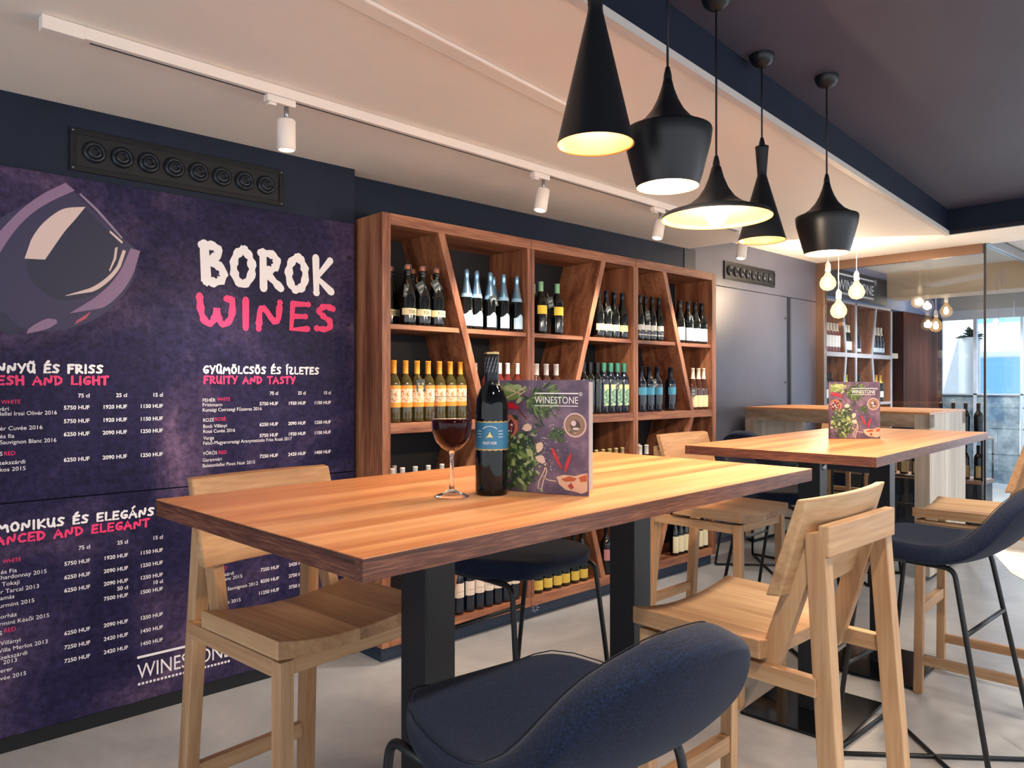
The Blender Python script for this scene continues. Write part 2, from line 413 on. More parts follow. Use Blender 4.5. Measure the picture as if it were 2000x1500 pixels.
# keep the dark recess open
m = MB(); m.prism([(5.92, -3.5), (7.36, -3.5), (7.36, 3.4), (4.5, 3.4), (5.92, 1.75)], 2.54, 2.60, plane='xy')
struct(m.build('ceiling_entrance', white), 'white ceiling beyond the dark recess, over the high bar', 'ceiling')
m = MB(); m.box((-4, -3.5, 2.58), (5.93, 1.9, 2.64)); struct(m.build('ceiling_recess', dark_ceiling), 'dark violet-grey recessed ceiling the pendants hang from', 'ceiling')
# fascia of the recess
m = MB(); a = (-3, edge_y(-3)); b = (5.9, edge_y(5.9)); t = 0.02
m.prism([a, b, (b[0], b[1]+t), (a[0], a[1]+t)], 2.425, 2.585, plane='xy')
m.prism([(5.88, -3.5), (5.90, -3.5), (5.90, b[1]+t), (5.88, b[1])], 2.425, 2.585, plane='xy')
struct(m.build('trim_3', navy), 'navy upstand around the dark ceiling recess', 'trim')
m = MB(); m.prism([(a[0], a[1]-.012), (b[0]+.0, b[1]-.012), (b[0]+.02, b[1]+t), (a[0], a[1]+t)], 2.398, 2.425, plane='xy')
struct(m.build('trim_4', mat('edge_white', '#cfc8c2', 0.5)), 'pale edge bead along the dark ceiling recess', 'trim')
m = MB(); m.prism([(5.875, -3.5), (5.905, -3.5), (5.905, b[1]), (5.875, b[1]-.02)], 2.40, 2.425, plane='xy')
struct(m.build('trim_5', mat('dark_edge', '#191d26', 0.5)), 'dark edge bead across the far end of the recess', 'trim')
# shallow raised strip on the low ceiling
m = MB(); m.prism([(0.9, 1.735), (2.2, 1.93), (2.2, 2.0), (0.9, 1.80)], 2.392, 2.405, plane='xy')
struct(m.build('trim_6', white, None, 0.006), 'shallow white boxed strip on the ceiling behind the first pendant', 'trim')

# baseboards
m = MB(); m.box((-3, 3.222, 0), (1.95, 3.232, 0.055)); struct(m.build('baseboard_left', black), 'black skirting under the menu panels', 'skirting')

# ================================================================== MENU PANELS
def poster_mat():
    m = noisy('menu_panel_print', [(0.30, '#1f1d3f'), (0.45, '#302a52'), (0.57, '#4c3f62'), (0.71, '#83688a')], 1.7, 0.5, 9, 0.8, (1, 1, 1), 0.0, **{'Specular IOR Level': 0.15})
    nt = m.node_tree; b = nt.nodes['Principled BSDF']; src = b.inputs['Base Color'].links[0].from_socket
    tc = nt.nodes.new('ShaderNodeTexCoord'); n = nt.nodes.new('ShaderNodeTexNoise'); n.inputs['Scale'].default_value = 38; n.inputs['Detail'].default_value = 8; n.inputs['Roughness'].default_value = 0.75
    nt.links.new(tc.outputs['Object'], n.inputs['Vector'])
    r = ramp(m, [(0.36, '#4a4a4a'), (0.64, '#b8b8b8')]); nt.links.new(n.outputs[0], r.inputs[0])
    x = nt.nodes.new('ShaderNodeMix'); x.data_type = 'RGBA'; x.blend_type = 'OVERLAY'; x.inputs[0].default_value = 0.75
    nt.links.new(src, x.inputs[6]); nt.links.new(r.outputs[0], x.inputs[7]); nt.links.new(x.outputs[2], b.inputs['Base Color'])
    return m
pm = poster_mat()
YP = 3.214
def panel(name, z0, z1, label):
    m = MB(); m.box((-2.2, YP, z0), (1.938, 3.2315, z1)); o = m.build(name, pm, None, 0.002); tag(o, label, 'menu board')
    s = MB()
    for z in (z0+.05, (z0+z1)/2, z1-.17, z1-.5):
        s.lathe([(0.0075, 0), (0.0075, 0.003), (0.003, 0.005), (0, 0.005)], 10, 0, T=Matrix.Translation((1.905, YP, z)) @ Matrix.Rotation(R(90), 4, 'X'))
    s.build('panel_screws', mat('dark_fitting', '#23262f', 0.4, 0.5), o)
    return o
up = panel('menu_board', 0.908, 2.128, 'upper purple wine menu panel with big BOROK WINES lettering and glass picture')
dn = panel('menu_board', 0.058, 0.903, 'lower purple wine menu panel headed balanced and elegant, above the skirting')
YT = YP-0.0015
def px(p, q, y=YT):
    a = at_y(p, q, y); return a[0], a[2]
def line(mb, s, p, q, size, align, mi=0, mixed=None):
    if not isinstance(align, str):
        (x, z), x1 = px(p, q), px(align, q)[0]; glyphs(mb, s, size/0.727, (x, YT, z), (1, 0, 0), (0, 0, 1), 'LEFT', mi, width=x1-x); return
    x, z = px(p, q); glyphs(mb, s, size/0.727, (x, YT, z), (1, 0, 0), (0, 0, 1), align, mi, xs_=1.05)
# wine glass picture printed on the upper panel
def quadfan(mb, pts, mi, y):
    n = len(pts)
    if n > 6:
        sm = []
        for i in range(n):
            p0, p1, p2, p3 = (Vector(pts[(i+k) % n]) for k in (-1, 0, 1, 2))
            sharp = (p1-p0).normalized().dot((p2-p1).normalized()) < .55 or (p2-p1).normalized().dot((p3-p2).normalized()) < .55
            for k in range(6):
                u = k/6
                sm.append(tuple(p1+(p2-p1)*u) if sharp else tuple(.5*((2*p1)+(p2-p0)*u+(2*p0-5*p1+4*p2-p3)*u*u+(3*p1-p0-3*p2+p3)*u**3)))
        pts = sm
    mb.poly([(at_y(p, q, y)[0], y, at_y(p, q, y)[2]) for p, q in pts], mi)
def arc(cx, cy, rx, ry, a0, a1, rot, n=18):
    o = []
    for i in range(n+1):
        a = R(a0+(a1-a0)*i/n); x = rx*math.cos(a); y = ry*math.sin(a); c, s = math.cos(R(rot)), math.sin(R(rot))
        o.append((cx+x*c-y*s, cy+x*s+y*c))
    return o
def band(o1, o2): return o1+o2[::-1]
g = MB(); y1 = YP-0.0006; y2 = YP-0.0010; y3 = YP-0.0014
bowl = [(-60, 470), (-20, 440), (20, 415), (70, 390), (130, 364), (180, 408), (232, 458), (272, 492), (262, 540), (238, 580), (200, 615), (150, 637), (95, 648), (40, 640), (-20, 610), (-60, 570)]
quadfan(g, bowl, 0, y1)
wine = [(55, 505), (95, 440), (165, 405), (205, 445), (232, 478), (235, 515), (220, 548), (190, 572), (150, 585), (110, 585), (78, 565), (58, 540)]
quadfan(g, wine, 1, y2)
quadfan(g, [(48, 505), (60, 470), (82, 438), (115, 412), (140, 405), (167, 404), (150, 425), (128, 450), (108, 478), (88, 507)], 2, y3)
quadfan(g, [(-60, 560), (-40, 510), (-15, 470), (15, 435), (50, 402), (90, 375), (128, 357), (146, 372), (110, 388), (72, 410), (42, 436), (15, 470), (-8, 510), (-25, 560)], 3, y3)
quadfan(g, band([(274, 490), (262, 530), (238, 570), (198, 602), (136, 612)], [(255, 485), (240, 520), (215, 555), (180, 585), (136, 612)]), 3, y3)
quadfan(g, band([(246, 490), (236, 520), (214, 548), (180, 570), (128, 578)], [(240, 488), (229, 518), (207, 543), (175, 563), (128, 577)]), 2, y3)
quadfan(g, band([(230, 482), (227, 505), (215, 530)], [(225, 484), (222, 505), (213, 528)]), 2, y3)
quadfan(g, [(157, 377), (190, 407), (240, 464), (237, 466), (186, 410), (155, 380)], 4, y3)
quadfan(g, [(215, 450), (240, 472), (238, 476), (214, 454)], 2, y3)
quadfan(g, [(55, 643), (78, 628), (95, 622), (110, 624), (112, 631), (98, 640), (75, 647), (52, 652)], 3, y3)
quadfan(g, [(150, 626), (178, 608), (168, 622), (145, 634)], 5, y3)
quadfan(g, [(-20, 600), (10, 612), (45, 645), (20, 655), (-20, 630)], 1, y2)
g.build('wine_glass_print', [mat('print_bowl', '#2c274d', .5), mat('print_wine', '#171d3c', .5), mat('print_gleam', '#d3bcb6', .5), mat('print_rim', '#85698a', .5), mat('print_edge', '#8b7990', .5), mat('print_red', '#b04a62', .5)], up)
t = MB(); x0, z = px(394, 548); x1, _ = px(648, 570)
brush(t, 'BOROK', x0, x1, 1.772, 0.165, YT, 0.036, 0, 0.02); t.build('title_lettering', letter, up)
t = MB(); x0, _ = px(386, 648); x1, _ = px(652, 645); brush(t, 'WINES', x0, x1, 1.588, 0.125, YT, 0.028, 0, 0.02); t.build('title_lettering', pink, up)
def head(par, s, p0, p1, q, h, col, wt):
    xa, z = px(p1, q); xb = px(p0, q)[0]
    for k in range(len(s.split())): t = MB(); brush(t, s, xb, xa, z, h, YT, wt, 0, 0.0, k); t.build('heading_word', col, par)
head(up, 'KÖNNYŰ ÉS FRISS', -48, 200, 729, 0.031, letter, 0.0085)
head(up, 'FRESH AND LIGHT', -45, 211, 751, 0.031, pink, 0.0085)
head(up, 'GYÜMÖLCSÖS ÉS ÍZLETES', 397, 622, 731, 0.031, letter, 0.0080)
head(up, 'FRUITY AND TASTY', 398, 576, 749, 0.031, pink, 0.0080)
head(dn, 'HARMONIKUS ÉS ELEGÁNS', -72, 300, 1006, 0.031, letter, 0.0085)
head(dn, 'BALANCED AND ELEGANT', -72, 291, 1028, 0.031, pink, 0.0085)
S = 0.0153
def plist(par, rows, names, pinks):
    for cols, q, vals in rows:
        z = px(q[0], q[1])[1]
        for c, v in zip(cols, vals):
            t = MB(); x, _ = px(c, q[1]); glyphs(t, v, S/0.727, (x, YT, z), (1, 0, 0), (0, 0, 1), 'RIGHT', 0, bold=0.0004, xs_=1.0); t.build('price', letter, par)
    for s, p, q, al in names: t = MB(); line(t, s, p, q, S, al); t.build('wine_name', letter, par)
    for s, p, q, al in pinks: t = MB(); line(t, s, p, q, S, al); t.build('wine_colour', pink, par)
C1 = (175, 248, 318); C2 = (543, 597, 646)
cl = ('75 cl', '25 cl', '15 cl'); a_ = ('5750 HUF', '1920 HUF', '1150 HUF'); b_ = ('6250 HUF', '2090 HUF', '1250 HUF'); c_ = ('7250 HUF', '2420 HUF', '1450 HUF')
plist(up, [(C1, (175, 776), cl), (C1, (175, 799), a_), (C1, (175, 825), a_), (C1, (175, 850), b_), (C1, (175, 899), b_)],
      [('FEHÉR', -2, 789, 'RIGHT'), ('Garamvári', 17, 802, 'RIGHT'), ('Balatonlellei Irsai Olivér 2016', -40, 813, 111), ('Irsai Olivér Cuvée 2016', 83, 838, 'RIGHT'),
       ('és fia', 28, 855, 'RIGHT'), ('Sauvignon Blanc 2016', 0, 868, 110), ('VÖRÖS', 5, 890, 'RIGHT'), ('Szekszárdi', 49, 905, 'RIGHT'), ('nkos 2015', 50, 918, 'RIGHT')],
      [('WHITE', 2, 789, 40), ('RED', 8, 890, 30)])
plist(up, [(C2, (543, 771), cl), (C2, (543, 791), a_), (C2, (543, 831), b_), (C2, (543, 852), a_), (C2, (543, 892), c_)],
      [('FEHÉR', 396, 785, 421), ('Frittmann', 396, 794, 434), ('Kunsági Cserszegi Fűszeres 2016', 396, 804, 511), ('ROZÉ', 397, 824, 418), ('Bock Villányi', 397, 836, 443),
       ('Rosé Cuvée 2016', 397, 846, 459), ('Varga', 397, 859, 418), ('Felső-Magyarországi Aranymetszés Friss Rozé 2017', 397, 869, 570), ('VÖRÖS', 396, 889, 424),
       ('Garamvári', 396, 902, 433), ('Balatonlellei Pinot Noir 2015', 396, 913, 498)],
      [('WHITE', 424, 783, 449), ('ROSÉ', 420, 822, 441), ('RED', 427, 887, 443)])
C3 = (176, 250, 318)
plist(dn, [(C3, (176, 1071), cl), (C3, (176, 1098), a_), (C3, (176, 1124), b_), (C3, (176, 1149), b_), (C3[1:], (250, 1150), ('50 cl', '10 cl')), (C3[1:], (250, 1165), ('7500 HUF', '1500 HUF')),
           (C3, (176, 1231), b_), (C3, (176, 1258), c_), (C3, (176, 1284), c_)],
      [('és Fia', 33, 1117, 'RIGHT'), ('Chardonnay 2015', 91, 1119, 'RIGHT'), ('s Tokaji', 38, 1140, 'RIGHT'), ('bor Tarcal 2013', 76, 1148, 'RIGHT'), ('Tamás', 28, 1168, 'RIGHT'),
       ('Furmint 2015', 67, 1176, 'RIGHT'), ('Borház', 33, 1203, 'RIGHT'), ('Furmint Késői 2015', 96, 1205, 'RIGHT'), ('VÖRÖS', 4, 1240, 'RIGHT'), ('Villányi', 40, 1253, 'RIGHT'),
       ('Villa Merlot 2013', 93, 1256, 'RIGHT'), ('Szekszárdi', 53, 1278, 'RIGHT'), ('2013', 33, 1292, 'RIGHT'), ('nerer', 25, 1309, 'RIGHT'), ('Cuvée 2015', 51, 1318, 'RIGHT')],
      [('WHITE', 5, 1101, 41), ('RED', 8, 1236, 31)])
C4 = (545, 598)
plist(dn, [(C4, (545, 1110), ('7250 HUF', '2420 HUF')), (C4, (545, 1132), ('8250 HUF', '2750 HUF')), (C4, (545, 1154), ('11250 HUF', '3750 HUF'))],
      [('2015', 498, 1082, 'RIGHT'), ('Szekszárdi', 457, 1122, 'RIGHT'), ('Cabernet Franc 2015', 473, 1128, 'RIGHT'), ('Cabernet Sauvignon 2012', 504, 1142, 'RIGHT'), ('Villányi', 442, 1168, 'RIGHT'), ('Cuvée 2015', 470, 1174, 'RIGHT')],
      [('RED', 443, 1112, 'RIGHT')])
t = MB(); xa, z = px(268, 1327); xb, _ = px(450, 1288); logo(t, xa, xb, z, 0.062, YT); t.build('brand_mark', letter, dn)

# ================================================================== WALL VENTS
vent_m = mat('vent_black', '#14171c', 0.35, 0.3); vent_d = mat('vent_hole', '#050608', 0.6); vent_r = mat('vent_nozzle', '#20262f', 0.3, 0.4)
def vent(x0, x1, z0, z1, y, label):
    t = thing('nozzle_vent', label, 'air vent', ((x0+x1)/2, y, (z0+z1)/2)); w = (x1-x0)/2; h = (z1-z0)/2
    m = MB(); e = .022
    for a, b in (((-w, -.012, -h), (w, 0, -h+e)), ((-w, -.012, h-e), (w, 0, h)), ((-w, -.012, -h+e), (-w+e, 0, h-e)), ((w-e, -.012, -h+e), (w, 0, h-e))): m.box(a, b)
    m.build('frame', vent_m, t, .002)
    m = MB(); m.box((-w+e, -.006, -h+e), (w-e, 0, h-e)); m.build('back_plate', mat('vent_plate', '#1a1c20', 0.45, 0.3), t)
    for i in range(8):
        cx = -w+.085+i*(2*w-.17)/7; T = Matrix.Translation((cx, -.006, 0)) @ Matrix.Rotation(R(90), 4, 'X')
        m = MB(); m.lathe([(.042, 0), (.042, .008), (.036, .014), (.030, .016), (.026, .010)], 20, 0, T=T); m.lathe([(.026, .010), (.018, .020), (.015, .018), (.013, .006), (0, .005)], 20, 0, T=T)
        nz = m.build('nozzle', vent_r, t)
        m = MB(); m.lathe([(.013, .0065), (0, .0066)], 16, 0, T=T); m.build('nozzle_opening', vent_d, nz)
    for sx, sz in ((-1, -1), (1, -1), (1, 1), (-1, 1)):
        m = MB(); m.lathe([(.004, 0), (.004, .002), (0, .003)], 8, 0, T=Matrix.Translation((sx*(w-.011), -.012, sz*(h-.011))) @ Matrix.Rotation(R(90), 4, 'X')); m.build('screw', steel, t)
vent(0.702, 1.570, 2.157, 2.322, 3.232, 'black eight-nozzle air vent on the navy wall above the menu panels')
vent(5.544, 6.412, 2.217, 2.370, 3.335, 'eight-nozzle air vent on the grey wall above the wide flush door')

# ================================================================== WINE SHELF
SH = thing('wine_shelf', 'tall walnut wine shelf with slanted dividers filled with bottles along the navy wall', 'shelf', (0, 0, 0))
YF, YB = 3.0, 3.333; Z0, Z1 = 0.075, 2.158; ZM0, ZM1 = 1.097, 1.148
XS = [(1.956, 2.008), (2.927, 2.980), (3.892, 3.941), (4.832, 4.888)]
m = MB(); m.box((XS[0][0]+.004, YF, Z0), (XS[0][1], YB, Z1)); m.build('side_panel', walz, SH, .0015)
m = MB(); m.box((XS[3][0], YF, Z0), (XS[3][1]-.004, YB, Z1)); m.build('side_panel', walz, SH, .0015)
for k in (1, 2):
    m = MB(); m.box((XS[k][0], YF, Z0+.05), (XS[k][1], YB, Z1-.055)); m.build('upright', walz, SH, .0015)
    m = MB(); m.box(((XS[k][0]+XS[k][1])/2-.001, YF-.0008, Z0), ((XS[k][0]+XS[k][1])/2+.001, YF+.01, Z1)); m.build('panel_joint', mat('joint_line', '#3a2118', .6), SH)
m = MB(); m.box((XS[0][1], YF, Z1-.055), (XS[3][0], YB, Z1)); m.build('top_board', walx, SH, .0015)
m = MB(); m.box((XS[0][1], YF, Z0), (XS[3][0], YB, Z0+.052)); m.build('bottom_board', walx, SH, .0015)
m = MB(); m.box((XS[0][1], YB-.006, Z0+.05), (XS[3][0], YB, Z1-.05)); m.build('back_panel', mat('shelf_back', '#12141a', .7), SH)
ZT = (1.604, 1.628); ZL = (0.595, 0.618)
# (bay, upper divider x at top / at middle, lower divider x at middle / bottom)
BAY = [(2.008, 2.927, 2.315, 2.612, 2.612, 2.340), (2.980, 3.892, 3.590, 3.282, 3.282, 3.590), (3.941, 4.832, 4.235, 4.575, 4.575, 4.150)]
DW = 0.042
for x0, x1, ut, um, lm, lb in BAY:
    m = MB(); m.box((x0, YF+.002, ZM0), (x1, YB, ZM1)); m.build('middle_board', walx, SH, .0015)
    for (xa, za), (xb, zb) in (((um, ZM1), (ut, Z1-.055)), ((lb, Z0+.052), (lm, ZM0))):
        m = MB(); m.prism([(xa-DW/2, za), (xa+DW/2, za), (xb+DW/2, zb), (xb-DW/2, zb)], YF, YB, plane='xz'); m.build('slanted_divider', walz, SH, .0015)
        for q0, q1 in ((ZT if za > 1 else ZL),):
            f = ((q0+q1)/2-za)/(zb-za); xm = xa+(xb-xa)*f
            m = MB(); m.box((x0, YF+.012, q0), (xm-DW/2-.003, YB, q1)); m.build('thin_shelf', walx, SH, .001)
            m = MB(); m.box((xm+DW/2+.003, YF+.012, q0), (x1, YB, q1)); m.build('thin_shelf', walx, SH, .001)
m = MB(); m.box((XS[0][0]+.02, YF+.035, 0.0), (XS[3][1]-.02, YB, Z0)); k = m.build('plinth', mat('navy_plinth', '#1c2c42', 0.45), SH)
m = MB(); 
for i in range(7):
    a = i*0.9; m.tube([(3.02+.012*math.cos(a), YF+.034, .045+.010*math.sin(a)), (3.02+.03*math.cos(a), YF+.034, .045+.022*math.sin(a))], .0028, 5)
m.build('paint_chip', mat('chipped_paint', '#aebccb', .7), k)

# ================================================================== BOTTLES
glass_k = mat('dark_bottle_glass', '#0a0d0c', 0.08, 0, **{'Specular IOR Level': 0.7})
glass_g = mat('green_bottle_glass', '#0d1a12', 0.08, 0, **{'Specular IOR Level': 0.7})
glass_b = mat('blueblack_bottle_glass', '#0b1626', 0.08, 0, **{'Specular IOR Level': 0.7})
glass_w = mat('pale_wine_glass', '#453d1b', 0.06, 0, **{'Specular IOR Level': 0.7})
glass_r = mat('rose_wine_glass', '#6e2a25', 0.06, 0, **{'Specular IOR Level': 0.7})
glass_u = mat('umber_wine_glass', '#4a2a20', 0.06, 0, **{'Specular IOR Level': 0.7})
def foil(c, r=.35, me=.3): return mat('foil_'+c[1:], c, r, me)
def paper(c): return mat('paper_'+c[1:], c, .7)
SHAPES = {   # radius/height profiles, neck radius, capsule start, label zone
 'bordeaux': [(0, .004), (.030, 0), (.0365, .004), (.0372, .02), (.0372, .185), (.034, .205), (.024, .224), (.0155, .236), (.0145, .25), (.0145, .298), (.0155, .299), (.0155, .304), (0, .305)],
 'burgundy': [(0, .004), (.032, 0), (.0395, .004), (.0402, .02), (.0402, .14), (.0375, .165), (.029, .195), (.021, .222), (.0158, .245), (.0145, .262), (.0145, .294), (.016, .295), (.016, .302), (0, .303)],
 'champagne': [(0, .004), (.034, 0), (.0425, .004), (.0432, .02), (.0432, .145), (.040, .17), (.031, .205), (.022, .24), (.0165, .265), (.016, .285), (.0172, .288), (.0172, .306), (.0135, .318), (0, .32)],
 'slim': [(0, .004), (.028, 0), (.0335, .004), (.034, .02), (.034, .215), (.031, .232), (.021, .247), (.0165, .255), (.016, .262), (.0165, .31), (.0165, .322), (0, .323)],
 'swing': [(0, .004), (.035, 0), (.043, .004), (.0437, .02), (.0437, .13), (.041, .158), (.033, .192), (.023, .222), (.0165, .245), (.015, .262), (.0185, .264), (.0185, .276), (.013, .278), (0, .278)],
}
def rad(prof, z):
    for (r0, a), (r1, b) in zip(prof[1:], prof[2:]):
        if a <= z <= b and b > a: return r0+(r1-r0)*(z-a)/(b-a)
    return prof[3][0]
def sleeve(prof, z0, z1, off, a0=None, a1=None, mi=0, mb=None, seg=20, wave=0):
    mb = mb or MB(); zs = [z0]+[z for r, z in prof if z0 < z < z1]+[z1]
    zs = sorted(set(zs)); pr = [(rad(prof, z)+off, z) for z in zs]
    if a0 is None: mb.lathe(pr, seg, mi)
    else: mb.lathe(pr, seg, mi, a0=a0, a1=a1)
    return mb
FRONT = (-PI/2)     # labels face the room
def bottle(name, label, shape, glass, caps, labels, loc, extra=None, seg=20, cat='bottle', group=None):
    """caps: (z0, z1, material); labels: list of (z0, z1, half angle, material)"""
    t = thing(name, label, cat, loc, 0, group); p = SHAPES[shape]
    MB().lathe(p, seg).build('glass_body', glass, t)
    if caps:
        z0, z1, cm = caps; m = MB(); sleeve(p, z0, p[-2][1]-.0005, .0009, mb=m, seg=seg); top = p[-2]; m.lathe([(top[0]+.0009, top[1]-.0005), (top[0]*.9, top[1]+.0018), (0, top[1]+.002)], seg)
        m.build('capsule', cm, t)
    for z0, z1, ha, lm in labels:
        sleeve(p, z0, z1, .0006, FRONT-ha, FRONT+ha, seg=14).build('label', lm, t)
    if extra: extra(t, p)
    return remember(t)
def curved_text(t, p, s, size, z, mat_, name='label_lettering', width=None):
    m = MB(); glyphs(m, s, size/.727, (0, 0, 0), (1, 0, 0), (0, 0, 1), 'CENTER', width=width); r = rad(p, z)+.0012
    m.v = [(r*math.sin(x/r), -r*math.cos(x/r), z+zz) for x, _, zz in m.v]
    m.build(name, mat_, t)
def free_span(x, z, r):
    """room for a bottle centre between the uprights and slanted boards of the near shelf"""
    for x0, x1, ut, um, lm, lb in BAY:
        if x0-.08 < x < x1+.08:
            (xa, za), (xb, zb) = ((um, ZM1), (ut, Z1-.055)) if z > 1.1 else ((lb, Z0+.052), (lm, ZM0))
            d = [(xa+(xb-xa)*((z+h-za)/(zb-za)), q) for h, q in ((0, r), (.1, r), (.2, r*.9), (.3, .02))]
            if x < d[1][0]: return x0+r+.001, min(k-q for k, q in d)-.023
            return max(k+q for k, q in d)+.023, x1-r-.001
    return None
def place(proto, desc, where, xs, z, y, group, ys=None, single=None):
    """first placement moves the prototype itself, later ones are copies"""
    n = len(xs); xs = list(xs); ys = list(ys) if ys else [y]*n; sc = 1.0
    r = max(v.co.x for v in KIDS[proto.name][0].data.vertices)
    front = [i for i in range(n) if ys[i] <= y+.03]
    span = free_span(xs[len(xs)//2], z, r) if xs[0] < 4.95 and y < 3.3 else None
    if len(front) > 1:
        gap = min(xs[front[k+1]]-xs[front[k]] for k in range(len(front)-1)); sc = max(.80, min(1.0, (gap-.0012)/(2*r)))
    if span:
        lo, hi = span
        if len(front) > 1: sc = min(sc, max(.7, (hi-lo+2*r)/(len(front)*2*r+.004)))
        lo -= r*(1-sc); hi += r*(1-sc); st = 2*r*sc+.001
        for i in range(n): xs[i] = min(max(xs[i], lo), hi)
        for k in range(len(front)-2, -1, -1): xs[front[k]] = min(xs[front[k]], xs[front[k+1]]-st)
        for k in range(1, len(front)):
            if k == 1: xs[front[0]] = max(xs[front[0]], lo)
            xs[front[k]] = max(xs[front[k]], xs[front[k-1]]+st)
    for i, x in enumerate(xs):
        lab = single if n == 1 else '%s of the %s %s' % (rank(i, n), desc, where)
        if not proto.get('used'):
            proto.location = (x, ys[i], z); proto['label'] = lab; proto['group'] = group; proto['used'] = 1; o = proto
        else: o = dup(proto, (x, ys[i], z), 0, lab, group)
        o.scale = (sc, sc, 1)
def xs_at(pxs, y): return [at_y(p, 700, y)[0] for p in pxs]
TAG = mat('slate_card', '#3c4344', .7); CHALK = mat('chalk_print', '#cfd3cc', .8)
def price_tag(loc, rx, label, s1, group, blank=False):
    t = thing('price_tag', label, 'price tag', loc, 0, group); T = Matrix.Rotation(rx, 4, 'Y')
    m = MB(); m.box((-.026, -.001, -.062), (.026, .001, 0), T=T); m.build('card', TAG, t)
    m = MB(); m.tube([T @ Vector((0, 0, -.004)), T @ Vector((-.006, .004, .014)), (-.004, .012, .028)], .0012, 5); m.build('string', mat('jute', '#b59c6a', .9), t)
    m = MB(); glyphs(m, s1, .019, (0, -.0016, -.030), (1, 0, 0), (0, 0, 1), 'CENTER'); glyphs(m, 'HUF', .019, (0, -.0016, -.053), (1, 0, 0), (0, 0, 1), 'CENTER')
    m.v = [tuple(T @ Vector(v)) for v in m.v]; m.build('chalk_lettering', CHALK, t)
YR = 3.052; YR2 = 3.16; W1, W2, W3, W4 = ZT[1]+.0005, ZM1+.0005, ZL[1]+.0005, Z0+.0525
cream = paper('#e9dcb0'); lblue = paper('#b9d6ea'); yel = paper('#f0d24e'); wpap = paper('#e8e6e0'); teal = paper('#4c9aba')
# --- top row
def swing_extra(t, p):
    m = MB(); m.lathe([(0, .300), (.012, .299), (.0135, .292), (.0125, .284), (.0125, .278)], 14); m.build('ceramic_stopper', mat('cork_red', '#b06a4a', .5), t)
    w = .0185; m = MB()
    m.tube([(-w, 0, .268), (-w-.001, -.004, .290), (-.012, -.010, .302), (.012, -.010, .302), (w+.001, -.004, .290), (w, 0, .268)], .0016, 6)
    m.tube([(-w, -.006, .262), (-.006, -w, .262), (.006, -w, .262), (w, -.006, .262)], .0015, 6); m.build('wire_bail', steel, t)
    curved_text(t, p, 'TÖRL', .016, .058, mat('dark_ink', '#3a2e20', .7), width=.044)
b = bottle('sparkling_wine_bottle', '', 'swing', glass_k, None, [(.050, .083, 1.25, cream)], (0, 0, 0), swing_extra)
place(b, 'cream-banded swing-top bottles', 'in the top left compartment', xs_at([796, 825, 853], YR), W1, YR, 'swing-top bottles in the top left compartment')
place(b, 'back-row swing-top bottles', 'in the top left compartment', xs_at([762, 778, 806], YR2), W1, YR2, 'swing-top bottles in the top left compartment', ys=[3.16, 3.25, 3.16])
def champ_extra(t, p):
    m = MB(); sleeve(p, .17, .19, .0012, mb=m); m.build('neck_band', paper('#8fb9d6'), t)
    m = MB(); r = rad(p, .1)+.0009
    pts = [(math.sin(a)*r, -math.cos(a)*r) for a in [(-1.2+2.4*i/14) for i in range(15)]]
    top = [.078+.022*math.exp(-((i-7)/3.0)**2) for i in range(15)]
    m.add([(x, y, .077) for x, y in pts]+[(x, y, z) for (x, y), z in zip(pts, top)], [(i, i+1, 16+i, 15+i) for i in range(14)]); m.build('label_crest', lblue, t)
b = bottle('sparkling_wine_bottle', '', 'champagne', glass_k, (.185, .32, foil('#7fa9c9', .28, .75)), [(.018, .078, 1.2, lblue)], (0, 0, 0), champ_extra)
place(b, 'front blue-foiled sparkling bottles', 'at the top of the first bay', xs_at([911, 930.5, 957, 983, 1009], YR), W1, YR, 'blue-foiled sparkling wine bottles')
place(b, '', '', xs_at([963.5], YR2), W1, YR2, 'blue-foiled sparkling wine bottles', single='blue-foiled sparkling bottle half hidden behind the third front one')
b = bottle('wine_bottle', '', 'bordeaux', glass_k, (.248, .305, foil('#7fb58e', .45, .1)), [(.115, .165, 1.3, yel)], (0, 0, 0))
place(b, 'green-capped yellow-label bottles', 'at the top left of the middle bay', xs_at([1056, 1066, 1088], YR), W1, YR, 'green-capped bottles', ys=[YR, 3.16, YR])
b = bottle('wine_bottle', '', 'burgundy', glass_k, (.250, .303, foil('#1c2735', .3, .5)), [(.048, .088, 1.25, paper('#ece5a8'))], (0, 0, 0))
place(b, 'pale-yellow-label bottles', 'at the top right of the middle bay', xs_at([1169, 1184, 1199.5, 1215.5], YR), W1, YR, 'yellow-label bottles right of the slanted divider')
b = bottle('wine_bottle', '', 'burgundy', glass_k, (.250, .303, foil('#20262c', .3, .5)), [(.070, .105, 1.25, wpap), (.045, .062, 1.25, paper('#5b6170')), (.036, .041, 1.25, wpap)], (0, 0, 0))
place(b, 'striped-label bottles', 'at the top left of the right bay', xs_at([1250.5, 1261, 1273.5, 1287], YR), W1, YR, 'striped-label bottles')
b = bottle('wine_bottle', '', 'burgundy', glass_k, (.250, .303, foil('#23252b', .3, .4)), [(.02, .112, 1.25, wpap)], (0, 0, 0))
place(b, 'tall-white-label bottles', 'at the top right of the right bay', xs_at([1327, 1343.5, 1357.5, 1370.5], YR), W1, YR, 'tall white label bottles')
